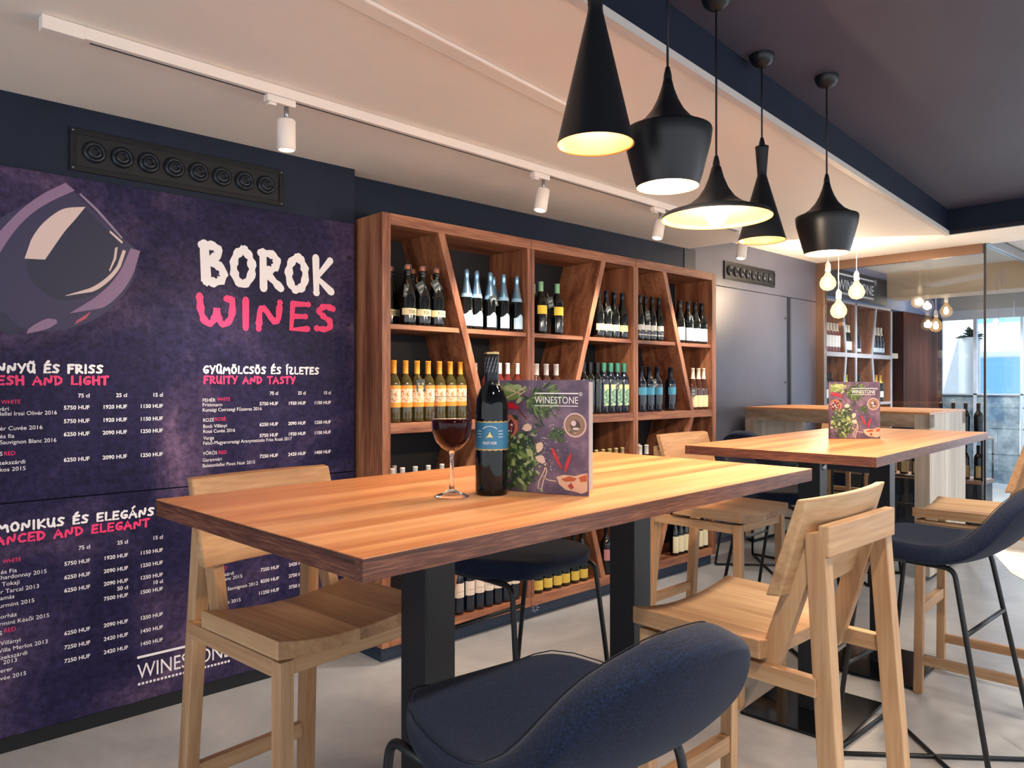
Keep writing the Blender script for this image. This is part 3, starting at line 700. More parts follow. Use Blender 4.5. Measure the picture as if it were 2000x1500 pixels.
# --- second row
art = noisy('label_art_print', [(0.30, '#7c3b2e'), (0.42, '#d98a3c'), (0.50, '#f1e2c6'), (0.60, '#efe3d0'), (0.70, '#b5433b')], 55, .65, 3, 1.2)
b = bottle('wine_bottle', '', 'bordeaux', glass_w, (.240, .305, foil('#f2a63a', .4, .2)), [(.165, .182, 1.35, paper('#f0a040')), (.098, .165, 1.35, art), (.075, .098, 1.35, paper('#f0a040'))], (0, 0, 0))
place(b, 'orange-capped white wines', 'with colourful labels in the second row', xs_at([769, 792, 814.5, 836, 858, 880, 902], YR), W2, YR, 'orange-capped white wines')
b = bottle('wine_bottle', '', 'bordeaux', glass_r, (.245, .305, foil('#e4e2e4', .4, .1)), [(.06, .14, 1.2, paper('#d8d2d4'))], (0, 0, 0))
place(b, 'white-capped rosé bottles', 'behind the bottle on the table', xs_at([943, 953, 977, 991.5, 1011], YR), W2, YR, 'white-capped rosé bottles of the first bay', ys=[YR, 3.16, YR, YR, YR])
b = bottle('wine_bottle', '', 'bordeaux', glass_u, (.240, .305, foil('#d9d4d2', .4, .1)), [(.05, .13, 1.2, paper('#d9cfc6'))], (0, 0, 0))
place(b, 'long-capped rosé bottles', 'above the nearest standing menu', xs_at([1047.5, 1066.5, 1086], YR), W2, YR, 'long-capped rosé bottles of the middle bay')
b = bottle('wine_bottle', '', 'slim', glass_k, (.262, .323, foil('#15181a', .35, .3)), [], (0, 0, 0))
place(b, 'slim unlabelled black bottles', 'right of the nearest standing menu', xs_at([1139, 1152, 1166], YR), W2, YR, 'slim black bottles')
b = bottle('wine_bottle', '', 'slim', glass_b, (.268, .323, foil('#3f7f6b', .35, .4)), [(.05, .16, .75, noisy('green_label_print', [(.35, '#2c5a4a'), (.5, '#7fae92'), (.65, '#d8e0b0')], 70, .6, 3)), (.16, .185, .75, paper('#d9d39a'))], (0, 0, 0))
place(b, 'slim green-labelled bottles', 'in the second row, middle bay', xs_at([1183.6, 1197.8, 1211.7, 1225], YR), W2, YR, 'slim green-label bottles')
b = bottle('wine_bottle', '', 'bordeaux', glass_b, (.238, .305, foil('#1a2230', .3, .5)), [(.115, .165, 1.35, teal)], (0, 0, 0))
place(b, 'grouped blue-label dark bottles', 'in the second row, right bay', xs_at([1252, 1267.5, 1283.5], YR), W2, YR, 'blue-label bottles', ys=[YR, YR, YR])
place(b, '', '', xs_at([1309.5], YR), W2, YR, 'blue-label bottles', single='blue-label dark bottle standing apart, left of the last slanted divider')
b = bottle('wine_bottle', '', 'burgundy', glass_u, (.225, .303, foil('#efe2c6', .5, .05)), [(.02, .105, 1.25, paper('#ecdcae'))], (0, 0, 0))
place(b, 'cream-capped cream-label bottles', 'at the right end, second row', xs_at([1353, 1364.5, 1374.5], YR), W2, YR, 'cream-capped bottles')
# --- third row, mostly hidden behind the first table
b = bottle('wine_bottle', '', 'bordeaux', glass_k, (.245, .305, foil('#e9e6e2', .45, .05)), [(.06, .15, 1.2, wpap)], (0, 0, 0))
place(b, 'white-capped bottles', 'peeking over the table below the orange-capped wines', xs_at([766, 786, 794, 811, 836.5, 863], YR), W3, YR, 'white caps behind the table edge', ys=[YR, YR, 3.16, YR, YR, YR])
place(b, 'tall-white-capped bottles', 'beside the pale wooden chair back', xs_at([1250, 1257.5, 1262.5, 1271.5], YR), W3, YR, 'white caps beside the chair back', ys=[YR, 3.16, YR, 3.16])
b = bottle('wine_bottle', '', 'burgundy', glass_g, (.262, .303, foil('#d9c48a', .4, .4)), [], (0, 0, 0))
place(b, 'gold-capped bottles', 'peeking over the table right of the menu', xs_at([1166.5, 1180, 1193, 1204.5, 1215.5], YR), W3, YR, 'gold caps behind the table edge')
# --- bottom row
def chat_extra(t, p):
    curved_text(t, p, '~', .02, .13, mat('dark_ink', '#3a2e20', .7)) if False else None
    m = MB(); sleeve(p, .120, .1215, .001, FRONT-.9, FRONT+.9, mb=m, seg=10); sleeve(p, .100, .1008, .001, FRONT-.6, FRONT+.6, mb=m, seg=10); m.build('label_rules', mat('dark_ink', '#3a2e20', .7), t)
b = bottle('wine_bottle', '', 'bordeaux', glass_b, (.245, .305, foil('#17191d', .3, .4)), [(.090, .165, 1.25, paper('#e3d3c4'))], (0, 0, 0), chat_extra)
place(b, 'cream-label dark bottles', 'on the bottom shelf, first bay', xs_at([894.5, 915.5, 934.5, 952.5, 970, 987, 1004], YR), W4, YR, 'cream-label bottles on the bottom shelf')
b = bottle('wine_bottle', '', 'burgundy', glass_g, (.255, .303, foil('#1c2420', .3, .4)), [(.02, .075, 1.25, paper('#cdb04c'))], (0, 0, 0))
place(b, 'gold-label green bottles', 'on the bottom shelf, middle bay', xs_at([1049, 1067.5, 1086, 1102, 1120.5, 1137], YR), W4, YR, 'gold-label bottles on the bottom shelf')
b = bottle('wine_bottle', '', 'bordeaux', glass_k, (.245, .305, foil('#1a1618', .3, .4)), [(.09, .16, 1.25, paper('#b9848c'))], (0, 0, 0))
place(b, '', '', xs_at([1184], YR), W4, YR, 'rose-label bottles', single='rose-label bottle on the bottom shelf right of the middle slanted divider')
place(b, '', '', xs_at([1266], YR), W4, YR, 'rose-label bottles', single='rose-label bottle on the bottom shelf at the left of the right bay')
b = bottle('wine_bottle', '', 'burgundy', glass_k, (.255, .303, foil('#16181b', .3, .4)), [(.02, .135, 1.25, paper('#e6dcb8'))], (0, 0, 0))
place(b, 'tall-cream-label black bottles', 'on the bottom shelf, right bay', xs_at([1317, 1327.5, 1338, 1348, 1369.5, 1379], YR), W4, YR, 'tall cream label bottles on the bottom shelf')
# price tags hanging round bottle necks
for p, q, rx, w, s in ((798, 557, .12, 'first full swing-top bottle', '2900'), (818, 552, -.55, 'second swing-top bottle', '2900'), (847, 548, -.6, 'rightmost swing-top bottle', '2900'), (962, 577, -.3, 'middle blue-foiled bottle', '3900'),
                    (821, 741, -.1, 'third orange-capped bottle', '2900'), (1073, 581, -.3, 'green-capped bottle', '2900'), (1187, 600, -.5, 'pale yellow label bottles', '3900'), (1264, 608, -.25, 'striped-label bottles', '3900'),
                    (1349, 617, -.2, 'tall white label bottles', '3900'), (1203, 744, -.5, 'slim green-label bottles', '3900'), (1277, 741, -.25, 'blue-label bottles', '3900'), (1354, 757, 0, 'cream-capped bottles', '3900')):
    price_tag(at_y(p, q, 3.022), rx, 'small dark price tag hanging on the %s' % w, s, 'price tags on the bottle necks')
# ================================================================== TRACK LIGHTS
TK = thing('lighting_track', 'long white lighting track on the low ceiling', 'track', (0, 0, 0))
ta = Vector((0.47, 2.50, 2.405)); tb = Vector((4.80, 2.63, 2.405)); td = (tb-ta).normalized(); tn = Vector((-td.y, td.x, 0))
def rail(o0, o1, w, z0, z1, name, mt, off=0.0):
    m = MB(); A = ta+td*o0+tn*off; B = ta+td*o1+tn*off
    m.prism([tuple((A-tn*w/2).xy), tuple((B-tn*w/2).xy), tuple((B+tn*w/2).xy), tuple((A+tn*w/2).xy)], z0, z1, plane='xy'); return m.build(name, mt, TK, .001)
Lt = (tb-ta).length
rail(0.11, Lt, .036, 2.368, 2.404, 'rail', wht); rail(0, .11, .040, 2.364, 2.404, 'end_feed', wht)
rail(0.13, Lt-.01, .008, 2.3665, 2.372, 'contact_slot', mat('slot_dark', '#2c2c30', .6), 0.006)
def spot(s, tilt, label, e):
    p = ta+td*s; t = thing('track_spotlight', label, 'spotlight', (p.x, p.y, 2.366), math.atan2(td.y, td.x))
    m = MB(); m.box((-.06, -.017, -.024), (.05, .017, .001)); m.box((-.052, -.012, -.034), (-.022, .012, -.024)); m.build('track_adapter', wht, t, .003)
    m = MB(); m.tube([(.02, 0, -.022), (.02, 0, -.072)], .008, 10); m.build('stem', steel, t)
    T = Matrix.Translation((.02, 0, -.066)) @ Matrix.Rotation(tilt, 4, 'Y') @ Matrix.Translation((0, 0, -.006))
    m = MB(); m.lathe([(.0, 0), (.030, 0), (.033, -.004), (.033, -.108), (.030, -.11), (.028, -.108)], 24, 0, T=T); h = m.build('head', wht, t)
    m = MB(); m.lathe([(.028, -.108), (.02, -.09), (0, -.088)], 20, 0, T=T); m.build('lens', emit('spot_lens', '#fff0d8', 0.9), h)
    l = lamp('spot_beam', 'SPOT', tuple(T @ Vector((0, 0, -.115))), e, SOFT, .03, None, t, spot_size=R(75), spot_blend=.8)
    l.rotation_euler = (R(24), tilt*.3, 0)
spot(0.75, 0.0, 'white track spotlight hanging above the left vent', 36)
spot(2.12, 0.22, 'white track spotlight above the first bay of the shelf', 45)
spot(3.13, 0.28, 'white track spotlight seen left of the wide disc pendant', 45)
spot(4.12, 0.25, 'white track spotlight half hidden behind the far slim cone pendant', 45)

# ================================================================== PENDANTS
def pendant(name, label, shape, loc, zc, ztop, size, e):
    """loc = rim centre; zc = ceiling height; ztop = top of the shade"""
    x, y, z = loc; t = thing(name, label, 'pendant lamp', (x, y, 0))
    H = ztop-z; r = size
    if shape == 'tall': pr = [(r, 0), (r*.985, .004), (.21*r, .675*H), (.19*r, .70*H), (.20*r, .74*H), (.275*r, .98*H), (.285*r, H), (.25*r, H), (.02, .985*H)]
    elif shape == 'fat': pr = [(.70*r, 0), (.78*r, .10*H), (.88*r, .26*H), (.97*r, .40*H), (r, .505*H), (.985*r, .525*H), (.80*r, .555*H), (.56*r, .62*H), (.37*r, .71*H), (.24*r, .81*H), (.15*r, .91*H), (.095*r, H), (.0, H)]
    else: pr = [(r, 0), (r, .03*H), (.94*r, .10*H), (.72*r, .17*H), (.50*r, .27*H), (.34*r, .40*H), (.22*r, .58*H), (.14*r, .78*H), (.085*r, .99*H), (0, H)]
    m = MB(); m.lathe([(a, z+b) for a, b in pr], 48); sh = m.build('shade', blackm, t)
    inner = [(a*.985-.0015, z+b-(0.003 if b > .02 else -.0005)) for a, b in pr if b < .9*H and a > .013]
    m = MB(); m.lathe([(pr[0][0], z)]+[(max(a, .01), b) for a, b in inner]+[(.012, inner[-1][1])], 48); m.build('gold_lining', gold, t)
    m = MB(); m.lathe([(.0, ztop+.035), (.006, ztop+.034), (.011, ztop+.012), (.012, ztop-.004)], 14); m.build('cord_grip', blackm, t)
    m = MB(); m.tube([(0, 0, ztop+.02), (0, 0, zc-.03)], .0035, 8); m.build('cord', mat('black_cable', '#0d0f13', .6), t)
    m = MB(); m.lathe([(.046, 0), (.046, -.006), (.043, -.020), (.034, -.034), (.020, -.043), (.008, -.047), (0, -.047)], 32, 0, (0, 0, zc)); m.build('ceiling_cup', blackm, t)
    zb = z+{'tall': .14, 'fat': .035, 'wide': .012}[shape]; rb = {'tall': .022, 'fat': .045, 'wide': .036}[shape]
    m = MB(); m.lathe([(0, -rb), (.6*rb, -.8*rb), (.95*rb, -.3*rb), (rb, 0), (.9*rb, .42*rb), (.55*rb, .9*rb), (.35*rb, 1.5*rb)], 20, 0, (0, 0, zb)); m.build('bulb', emit('lamp_bulb', '#ffe2b0', 18.0), t)
    m = MB(); m.lathe([(.35*rb, 1.4*rb), (.5*rb, 1.5*rb), (.5*rb, 3*rb), (0, 3*rb)], 14, 0, (0, 0, zb)); m.build('bulb_holder', blackm, t)
    lamp('pendant_light', 'POINT', (0, 0, zb-rb-.012), e, WARM, .04, None, t)
ZC = 2.58
pendant('cone_pendant', 'nearest slim black cone pendant with gold inside, cropped by the frame top', 'tall', (1.392, 1.190, 1.925), ZC, 2.40, .095, 7)
pendant('pot_pendant', 'large black pot-shaped pendant glowing beside the nearest cone pendant', 'fat', (1.731, 1.216, 1.888), ZC, 2.188, .1215, 14)
pendant('disc_pendant', 'wide flat black disc pendant with its bare bulb showing', 'wide', (2.100, 1.289, 1.868), ZC, 2.034, .173, 14)
pendant('cone_pendant', 'far slim black cone pendant with gold inside, behind the disc pendant', 'tall', (2.605, 1.404, 1.879), ZC, 2.234, .088, 7)
pendant('pot_pendant', 'far black pot-shaped pendant, rightmost of the five big pendants', 'fat', (2.978, 1.323, 1.865), ZC, 2.152, .120, 14)

# bare globe bulbs over the high bar
globe_g = glow_globe('globe_glass', '#ffd7a0', 1.5, .42)
def globe(x, y, zb, r, zc, label, e, col, gm, group, rose=True):
    t = thing('globe_bulb_pendant', label, 'pendant lamp', (x, y, 0), 0, group)
    m = MB(); m.lathe([(.012, zb+r*1.55), (.45*r, zb+r*1.0), (.8*r, zb+r*.62), (r, zb+.05*r), (.93*r, zb-.42*r), (.6*r, zb-.82*r), (0, zb-r)], 24); m.build('globe', gm, t)
    m = MB()
    for k in range(6):
        a = k*PI/3; m.tube([(.10*r*math.cos(a), .10*r*math.sin(a), zb+.75*r), (.34*r*math.cos(a), .34*r*math.sin(a), zb+.2*r), (.30*r*math.cos(a), .30*r*math.sin(a), zb-.35*r), (.08*r*math.cos(a+.5), .08*r*math.sin(a+.5), zb-.5*r)], .045*r, 6)
    m.build('filament', emit('filament_%d' % int(e), '#ffd9a0', 40.0 if e > 3 else 14.0), t)
    m = MB(); m.lathe([(.019, zb+r*1.5), (.021, zb+r*1.52), (.021, zb+r*2.35), (.012, zb+r*2.6), (.004, zb+r*2.75), (0, zb+r*2.75)], 18); m.build('lamp_holder', wht, t)
    m = MB(); m.tube([(0, 0, zb+r*2.7), (0, 0, zc)], .003, 6); m.build('cord', wht, t)
    if rose: m = MB(); m.lathe([(0, -.024), (.03, -.024), (.034, 0)], 20, 0, (0, 0, zc)); m.build('ceiling_rose', wht, t)
    lamp('globe_light', 'POINT', (0, 0, zb), e, WARM, r*.5, None, t)
def Pt(px, py, dep):
    s = (px-1000)/FPX
    return ((FW[0]+RT[0]*s)*dep, (FW[1]+RT[1]*s)*dep, HC+(CY-py)/FPX*dep)
GR = 'bare globe bulbs over the high bar'
for (p, q, d), lb in zip(((1617, 553, 6.25), (1638, 607, 6.2), (1673, 570, 6.3)), ('leftmost', 'lowest', 'rightmost')):
    x, y, z = Pt(p, q, d); globe(x, y, z, .066, 2.54, lb+' of the three glowing globe bulbs hanging over the high bar', 22, WARM, globe_g, GR)

# ================================================================== TABLES
def high_table(label, corners, legs, plates, bolts, group):
    """corners: top corners (front-left, front-right, back-right, back-left)"""
    c = corners; x0, y0 = c[0]; rz = math.atan2(c[1][1]-c[0][1], c[1][0]-c[0][0]); Lx = math.hypot(c[1][0]-c[0][0], c[1][1]-c[0][1]); Wy = math.hypot(c[3][0]-c[0][0], c[3][1]-c[0][1])
    t = thing('high_table', label, 'table', (x0, y0, 0), rz, group)
    ZU, ZE = 1.066, 1.0985
    MB().box((0, 0, ZE), (Lx, Wy, 1.100)).build('tabletop', topx, t)
    for y in (0, Wy-.02): MB().box((0, y, ZU), (Lx, y+.02, ZE)).build('long_edging', edgx, t)
    for x in (0, Lx-.02): MB().box((x, .02, ZU), (x+.02, Wy-.02, ZE)).build('end_edging', edgy, t)
    m = MB(); m.box((.02, .02, ZU+.001), (Lx-.02, Wy-.02, ZE-.0005)); m.build('core_board', walx, t)
    for lx, ly, w, d in legs:
        m = MB(); m.box((lx-w/2, ly-d/2, .012), (lx+w/2, ly+d/2, 1.066)); lg = m.build('leg', black, t, .002)
        if bolts:
            b = MB(); b.lathe([(.014, 0), (.014, .003), (.008, .006), (0, .006)], 14, 0, T=Matrix.Translation((lx, ly-d/2, 1.0)) @ Matrix.Rotation(R(90), 4, 'X')); b.build('bolt_head', steel, lg)
    for a, b in plates:
        m = MB(); m.box((a[0], a[1], 0), (b[0], b[1], .012)); m.build('base_plate', mat('black_glossy_plate', '#0c0f14', .12, .3), t, .002)
    return t
LEG = .08
def rect(x, y, L, W, rz):
    c, s = math.cos(rz), math.sin(rz); return [(x+a*c-b*s, y+a*s+b*c) for a, b in ((0, 0), (L, 0), (L, W), (0, W))]
def local(x, y, rz, X, Y):
    c, s = math.cos(rz), math.sin(rz); return ((X-x)*c+(Y-y)*s, -(X-x)*s+(Y-y)*c)
G1 = None
r1 = R(2.6); f1 = (.546, .884)
a = local(*f1, r1, .955, 1.285); b = local(*f1, r1, 1.69, 1.315)
high_table('nearest walnut-topped high table, with wine glass and bottle on it', rect(*f1, 1.505, .745, r1), [(a[0], a[1], .08, .085), (b[0], b[1], .08, .085)],
           [((a[0]-.22, a[1]-.165), (a[0]+.22, a[1]+.165)), ((b[0]-.22, b[1]-.165), (b[0]+.22, b[1]+.165))], False, 'walnut high tables')
r2 = R(3.9); f2 = (2.517, .955)
a = local(*f2, r2, 2.985, 1.385); b = local(*f2, r2, 3.72, 1.385)
high_table('second walnut-topped high table with only a menu standing on it', rect(*f2, 1.705, .70, r2), [(a[0], a[1], .08, .09), (b[0], b[1], .08, .09)],
           [((a[0]-.24, a[1]-.2), (a[0]+.24, a[1]+.2)), ((b[0]-.24, b[1]-.2), (b[0]+.24, b[1]+.2))], True, 'walnut high tables')

# ================================================================== WOODEN BAR CHAIRS
def wood_chair():
    t = thing('wooden_bar_chair', '', 'bar chair'); 
    # dished seat: cross-section bends over the width, grain front to back
    n = 16; m = MB(); top = []; bot = []
    for i in range(n+1):
        x = -.212+.424*i/n; u = abs(x)/.212; z = .781+.024*u**2.2; top.append((x, z)); bot.append((x, .752+.012*u**3))
    m.prism(bot+top[::-1], -.152, .178, plane='xz'); m.build('seat', oakseat, t, .003, smooth_all=False)
    for sx in (-1, 1):
        m = MB(); m.beam((sx*.182, .150, .752), (sx*.190, .158, 0), .034, .034); m.build('leg', oakz, t, .002)
        m = MB(); m.beam((sx*.156, -.250, 1.036), (sx*.182, -.322, 0), .036, .040); m.build('leg', oakz, t, .002)
        m = MB(); m.beam((sx*.150, -.236, 1.01), (sx*.164, -.140, .715), .028, .044); m.build('back_strut', oakz, t, .002)
        m = MB(); m.box((sx*.182-.012, -.262, .712), (sx*.182+.012, .135, .750)); m.build('side_rail', oaky, t, .002)
        m = MB(); m.box((sx*.190-.011, -.31, .125), (sx*.190+.011, .145, .165)); m.build('stretcher', oaky, t, .002)
    m = MB(); m.box((-.168, .140, .718), (.168, .160, .752)); m.build('front_rail', oakx, t, .002)
    m = MB(); m.box((-.176, .142, .335), (.176, .172, .380)); m.build('footrest', oakx, t, .002)
    m = MB(); m.box((-.168, -.300, .700), (.168, -.278, .748)) if False else m.box((-.170, -.312, .33), (.170, -.288, .37)); m.build('stretcher', oakx, t, .002)
    # curved leaning backrest board
    n = 12; ring = []
    for z, y, th in ((.897, -.178, .032), (1.105, -.246, .024)):
        fr = []; bk = []
        for i in range(n+1):
            x = -.200+.400*i/n; c = .020*(x/.2)**2; fr.append((x, y+c, z)); bk.append((x, y+c-th, z+.004))
        ring.append((fr, bk))
    (f0, b0), (f1_, b1) = ring; m = MB(); v = f0+b0+f1_+b1; k = n+1; fs = []
    for i in range(n):
        fs += [(i, i+1, 2*k+i+1, 2*k+i), (k+i+1, k+i, 3*k+i, 3*k+i+1), (2*k+i, 2*k+i+1, 3*k+i+1, 3*k+i), (i+1, i, k+i, k+i+1)]
    fs += [(0, 2*k, 3*k, k), (n, k+n, 3*k+n, 2*k+n)]
    m.add(v, fs); m.build('backrest', oakx, t, .004)
    m = MB(); m.box((-.174, -.281, .990), (.174, -.258, 1.054)); m.build('back_rail', oakx, t, .003)
    return remember(t)
CH = wood_chair()
def chair(x, y, rz, label, first=[True]):
    if first[0]:
        first[0] = False; CH.location = (x, y, 0); CH.rotation_euler = (0, 0, rz); CH['label'] = label; CH['group'] = 'wooden bar chairs'
    else: dup(CH, (x, y, 0), rz, label, 'wooden bar chairs')
chair(1.645, .930, R(0), 'pale oak bar chair seen from behind, pushed in at the front of the nearest table')
chair(.888, 1.655, R(186), 'pale oak bar chair between the menu panels and the left end of the nearest table')
chair(2.975, 1.765, R(181), 'pale oak bar chair between the shelf and the near end of the second table')
chair(3.690, 1.005, R(4), 'pale oak bar chair behind the blue stool at the right frame edge')
chair(6.76, 2.93, R(90), 'pale oak bar chair beyond the high bar, left of the second menu')

# ================================================================== BLUE UPHOLSTERED BAR STOOLS
def blue_stool():
    t = thing('upholstered_bar_stool', '', 'bar stool')
    # side profile: front lip, dip, bend, backrest top (y, z), half width, side lift, forward wrap
    P = [(0.218, 0.776, 0.186, 0, -0.012), (0.192, 0.8, 0.194, 0, -0.004), (0.135, 0.8, 0.204, 0.004, 0), (0.07, 0.792, 0.21, 0.008, 0), (0, 0.785, 0.214, 0.012, 0), (-0.07, 0.786, 0.216, 0.0138, 0), (-0.125, 0.797, 0.212, 0.0184, 0.002), (-0.173, 0.822, 0.202, 0.0253, 0.006), (-0.214, 0.86, 0.19, 0.0299, 0.014), (-0.245, 0.904, 0.17, 0.0253, 0.024), (-0.268, 0.948, 0.148, 0.0138, 0.032), (-0.2835, 0.984, 0.126, 0, 0.032), (-0.295, 1.012, 0.106, -0.012, 0.028)]
    # smooth rounded outline: rings of a squircle mapped onto the profile
    nP = len(P)-1
    def prof(u):
        f = max(0.0, min(nP-1e-6, u*nP)); i = int(f); w = f-i
        q = [P[max(min(i+k, nP), 0)] for k in (-1, 0, 1, 2)]
        return [.5*(2*q[1][c]+(q[2][c]-q[0][c])*w+(2*q[0][c]-5*q[1][c]+4*q[2][c]-q[3][c])*w*w+(3*q[1][c]-q[0][c]-3*q[2][c]+q[3][c])*w**3) for c in range(5)]
    def surf(a, b):
        y, z, w, lift, wrap = prof((b+1)/2); e = abs(a)**2.3
        return (a*w*1.05, y+wrap*e, z+lift*e)
    NA, NR = 48, 9; V = [surf(0, 0)]
    for r_ in range(1, NR+1):
        rho = r_/NR
        for k in range(NA):
            th = 2*PI*k/NA; c, s_ = math.cos(th), math.sin(th); d = (abs(c)**3.2+abs(s_)**3.2)**(-1/3.2)
            V.append(surf(rho*c*d, rho*s_*d))
    F_ = [(0, 1+k, 1+(k+1) % NA) for k in range(NA)]
    for r_ in range(NR-1):
        o = 1+r_*NA
        F_ += [(o+k, o+NA+k, o+NA+(k+1) % NA, o+(k+1) % NA) for k in range(NA)]
    m = MB(); m.add(V, F_, 0, True); s = m.build('seat_shell', denim, t, smooth_all=True)
    md = s.modifiers.new('pad', 'SOLIDIFY'); md.thickness = .060; md.use_even_offset = False
    md.offset = -1.0 if s.data.polygons[NA*2].normal.z > 0 else 1.0
    md = s.modifiers.new('sub', 'SUBSURF'); md.levels = 1; md.render_levels = 2
    rim = [Vector(v) for v in V[1+(NR-1)*NA:]]; inn_ = [Vector(v) for v in V[1+(NR-2)*NA:1+(NR-1)*NA]]
    q = [p+(c-p).normalized()*.009+Vector((0, 0, .001)) for p, c in zip(rim, inn_)]
    mm = MB(); mm.tube(q, .0012, 5, closed=True); mm.build('seam', mat('seam_thread', '#0d1422', .9), t)
    def bend(*pts):
        out = [Vector(pts[0])]
        for i in range(1, len(pts)-1):
            a, b, c = Vector(pts[i-1]), Vector(pts[i]), Vector(pts[i+1]); r = .032
            p = b+(a-b).normalized()*r; q_ = b+(c-b).normalized()*r
            for s_ in range(6):
                u = s_/5; out.append(p*(1-u)**2+b*2*u*(1-u)+q_*u*u)
        return out+[Vector(pts[-1])]
    r = .0085; zt = .735
    ft = {s: (s*.205, .165, zt) for s in (-1, 1)}; bt = {s: (s*.190, -.125, zt-.004) for s in (-1, 1)}
    ff = {s: (s*.245, .250, r) for s in (-1, 1)}; bf = {s: (s*.245, -.258, r) for s in (-1, 1)}
    for s in (-1, 1):
        m = MB(); m.tube(bend((s*.195, .02, zt), ft[s], ff[s]), r, 10); m.build('leg', black, t)
        m = MB(); m.tube(bend((s*.195, .02, zt), bt[s], bf[s]), r, 10); m.build('leg', black, t)
        m = MB(); m.tube([ff[s], bf[-s]], r*.95, 8); m.build('floor_brace', black, t)
    m = MB(); m.tube([ff[-1], ff[1]], r*.95, 8); m.build('floor_rod', black, t)
    def on(a, b, z): a = Vector(a); b = Vector(b); return a+(b-a)*((z-a.z)/(b.z-a.z))
    m = MB(); m.tube([on(ft[-1], ff[-1], .335), on(ft[1], ff[1], .335)], r, 8); m.build('footrest', black, t)
    m = MB(); m.tube([on(bt[-1], bf[-1], .525), on(bt[1], bf[1], .525)], r*.9, 8); m.build('back_crossbar', black, t)
    m = MB(); m.tube([(-.20, .10, zt), (.20, .10, zt)], r*.9, 8); m.tube([(-.19, -.08, zt), (.19, -.08, zt)], r*.9, 8); m.build('seat_bearer', black, t)
    return remember(t)
ST = blue_stool()
def stool(x, y, rz, label, first=[True]):
    if first[0]:
        first[0] = False; ST.location = (x, y, 0); ST.rotation_euler = (0, 0, rz); ST['label'] = label; ST['group'] = 'navy felt bar stools'
    else: dup(ST, (x, y, 0), rz, label, 'navy felt bar stools')
stool(.900, .880, R(-6), 'navy felt bar stool in the foreground, its back cropped by the bottom frame edge')
stool(2.915, .91, R(-1), 'navy felt bar stool right of the oak chair seen from behind, at the second table')
stool(1.70, 1.79, R(184), 'navy felt bar stool under the far side of the nearest table, seat toward us')
stool(3.66, 1.87, R(184), 'navy felt bar stool beyond the second table, beside the oak chair there')
stool(5.08, 2.72, R(-92), 'navy felt bar stool nearest the shelf end, facing the high bar')
stool(5.32, 2.20, R(-92), 'navy felt bar stool tucked under the high bar, seen below the second table')
stool(6.85, 2.42, R(88), 'dark bar stool on the far side of the high bar')

# ================================================================== HIGH BAR
bA, bB, bC, bD = (5.78, 3.27), (5.485, 1.735), (6.45, 1.79), (6.70, 3.27)
t = thing('communal_bar', 'long bleached-wood high bar with panel legs below the globe bulbs', 'bar table', (0, 0, 0))
bartop = wood('bar_top_wood', [(.25, '#9a6a45'), (.5, '#c08a5c'), (.75, '#d9aa7c')], 1, .4, 10)
def slab(z0, z1, name, mt, pts): MB().prism(pts, z0, z1, plane='xy').build(name, mt, t, .0015)
slab(1.128, 1.143, 'bar_top', bartop, [bA, bB, bC, bD])
def lerp(p, q, u): return (p[0]+(q[0]-p[0])*u, p[1]+(q[1]-p[1])*u)
slab(1.035, 1.128, 'front_apron', barx, [bA, bB, lerp(bB, bC, .12), lerp(bA, bD, .12)])
slab(1.035, 1.128, 'back_apron', barx, [lerp(bA, bD, .9), lerp(bB, bC, .9), bC, bD])
u = .105/1.56
barleg = wood('bleached_leg', [(.25, '#8f857a'), (.45, '#aea598'), (.6, '#c2b9ac'), (.8, '#d9d2c7')], 2, .55, 7, (0, .14), .25)
slab(.03, 1.128, 'panel_leg', barleg, [lerp(bB, bA, u), bB, bC, lerp(bC, bD, u)])
slab(.03, 1.035, 'panel_leg', barleg, [bA, lerp(bA, bB, u), lerp(bD, bC, u), bD])
slab(0, .03, 'plinth', black, [lerp(bB, bA, u*.9), lerp(bB, bA, .02), lerp(bC, bD, .02), lerp(bC, bD, u*.9)])
slab(0, .031, 'plinth', black, [lerp(bA, bB, .02), lerp(bA, bB, u*.9), lerp(bD, bC, u*.9), lerp(bD, bC, .02)])

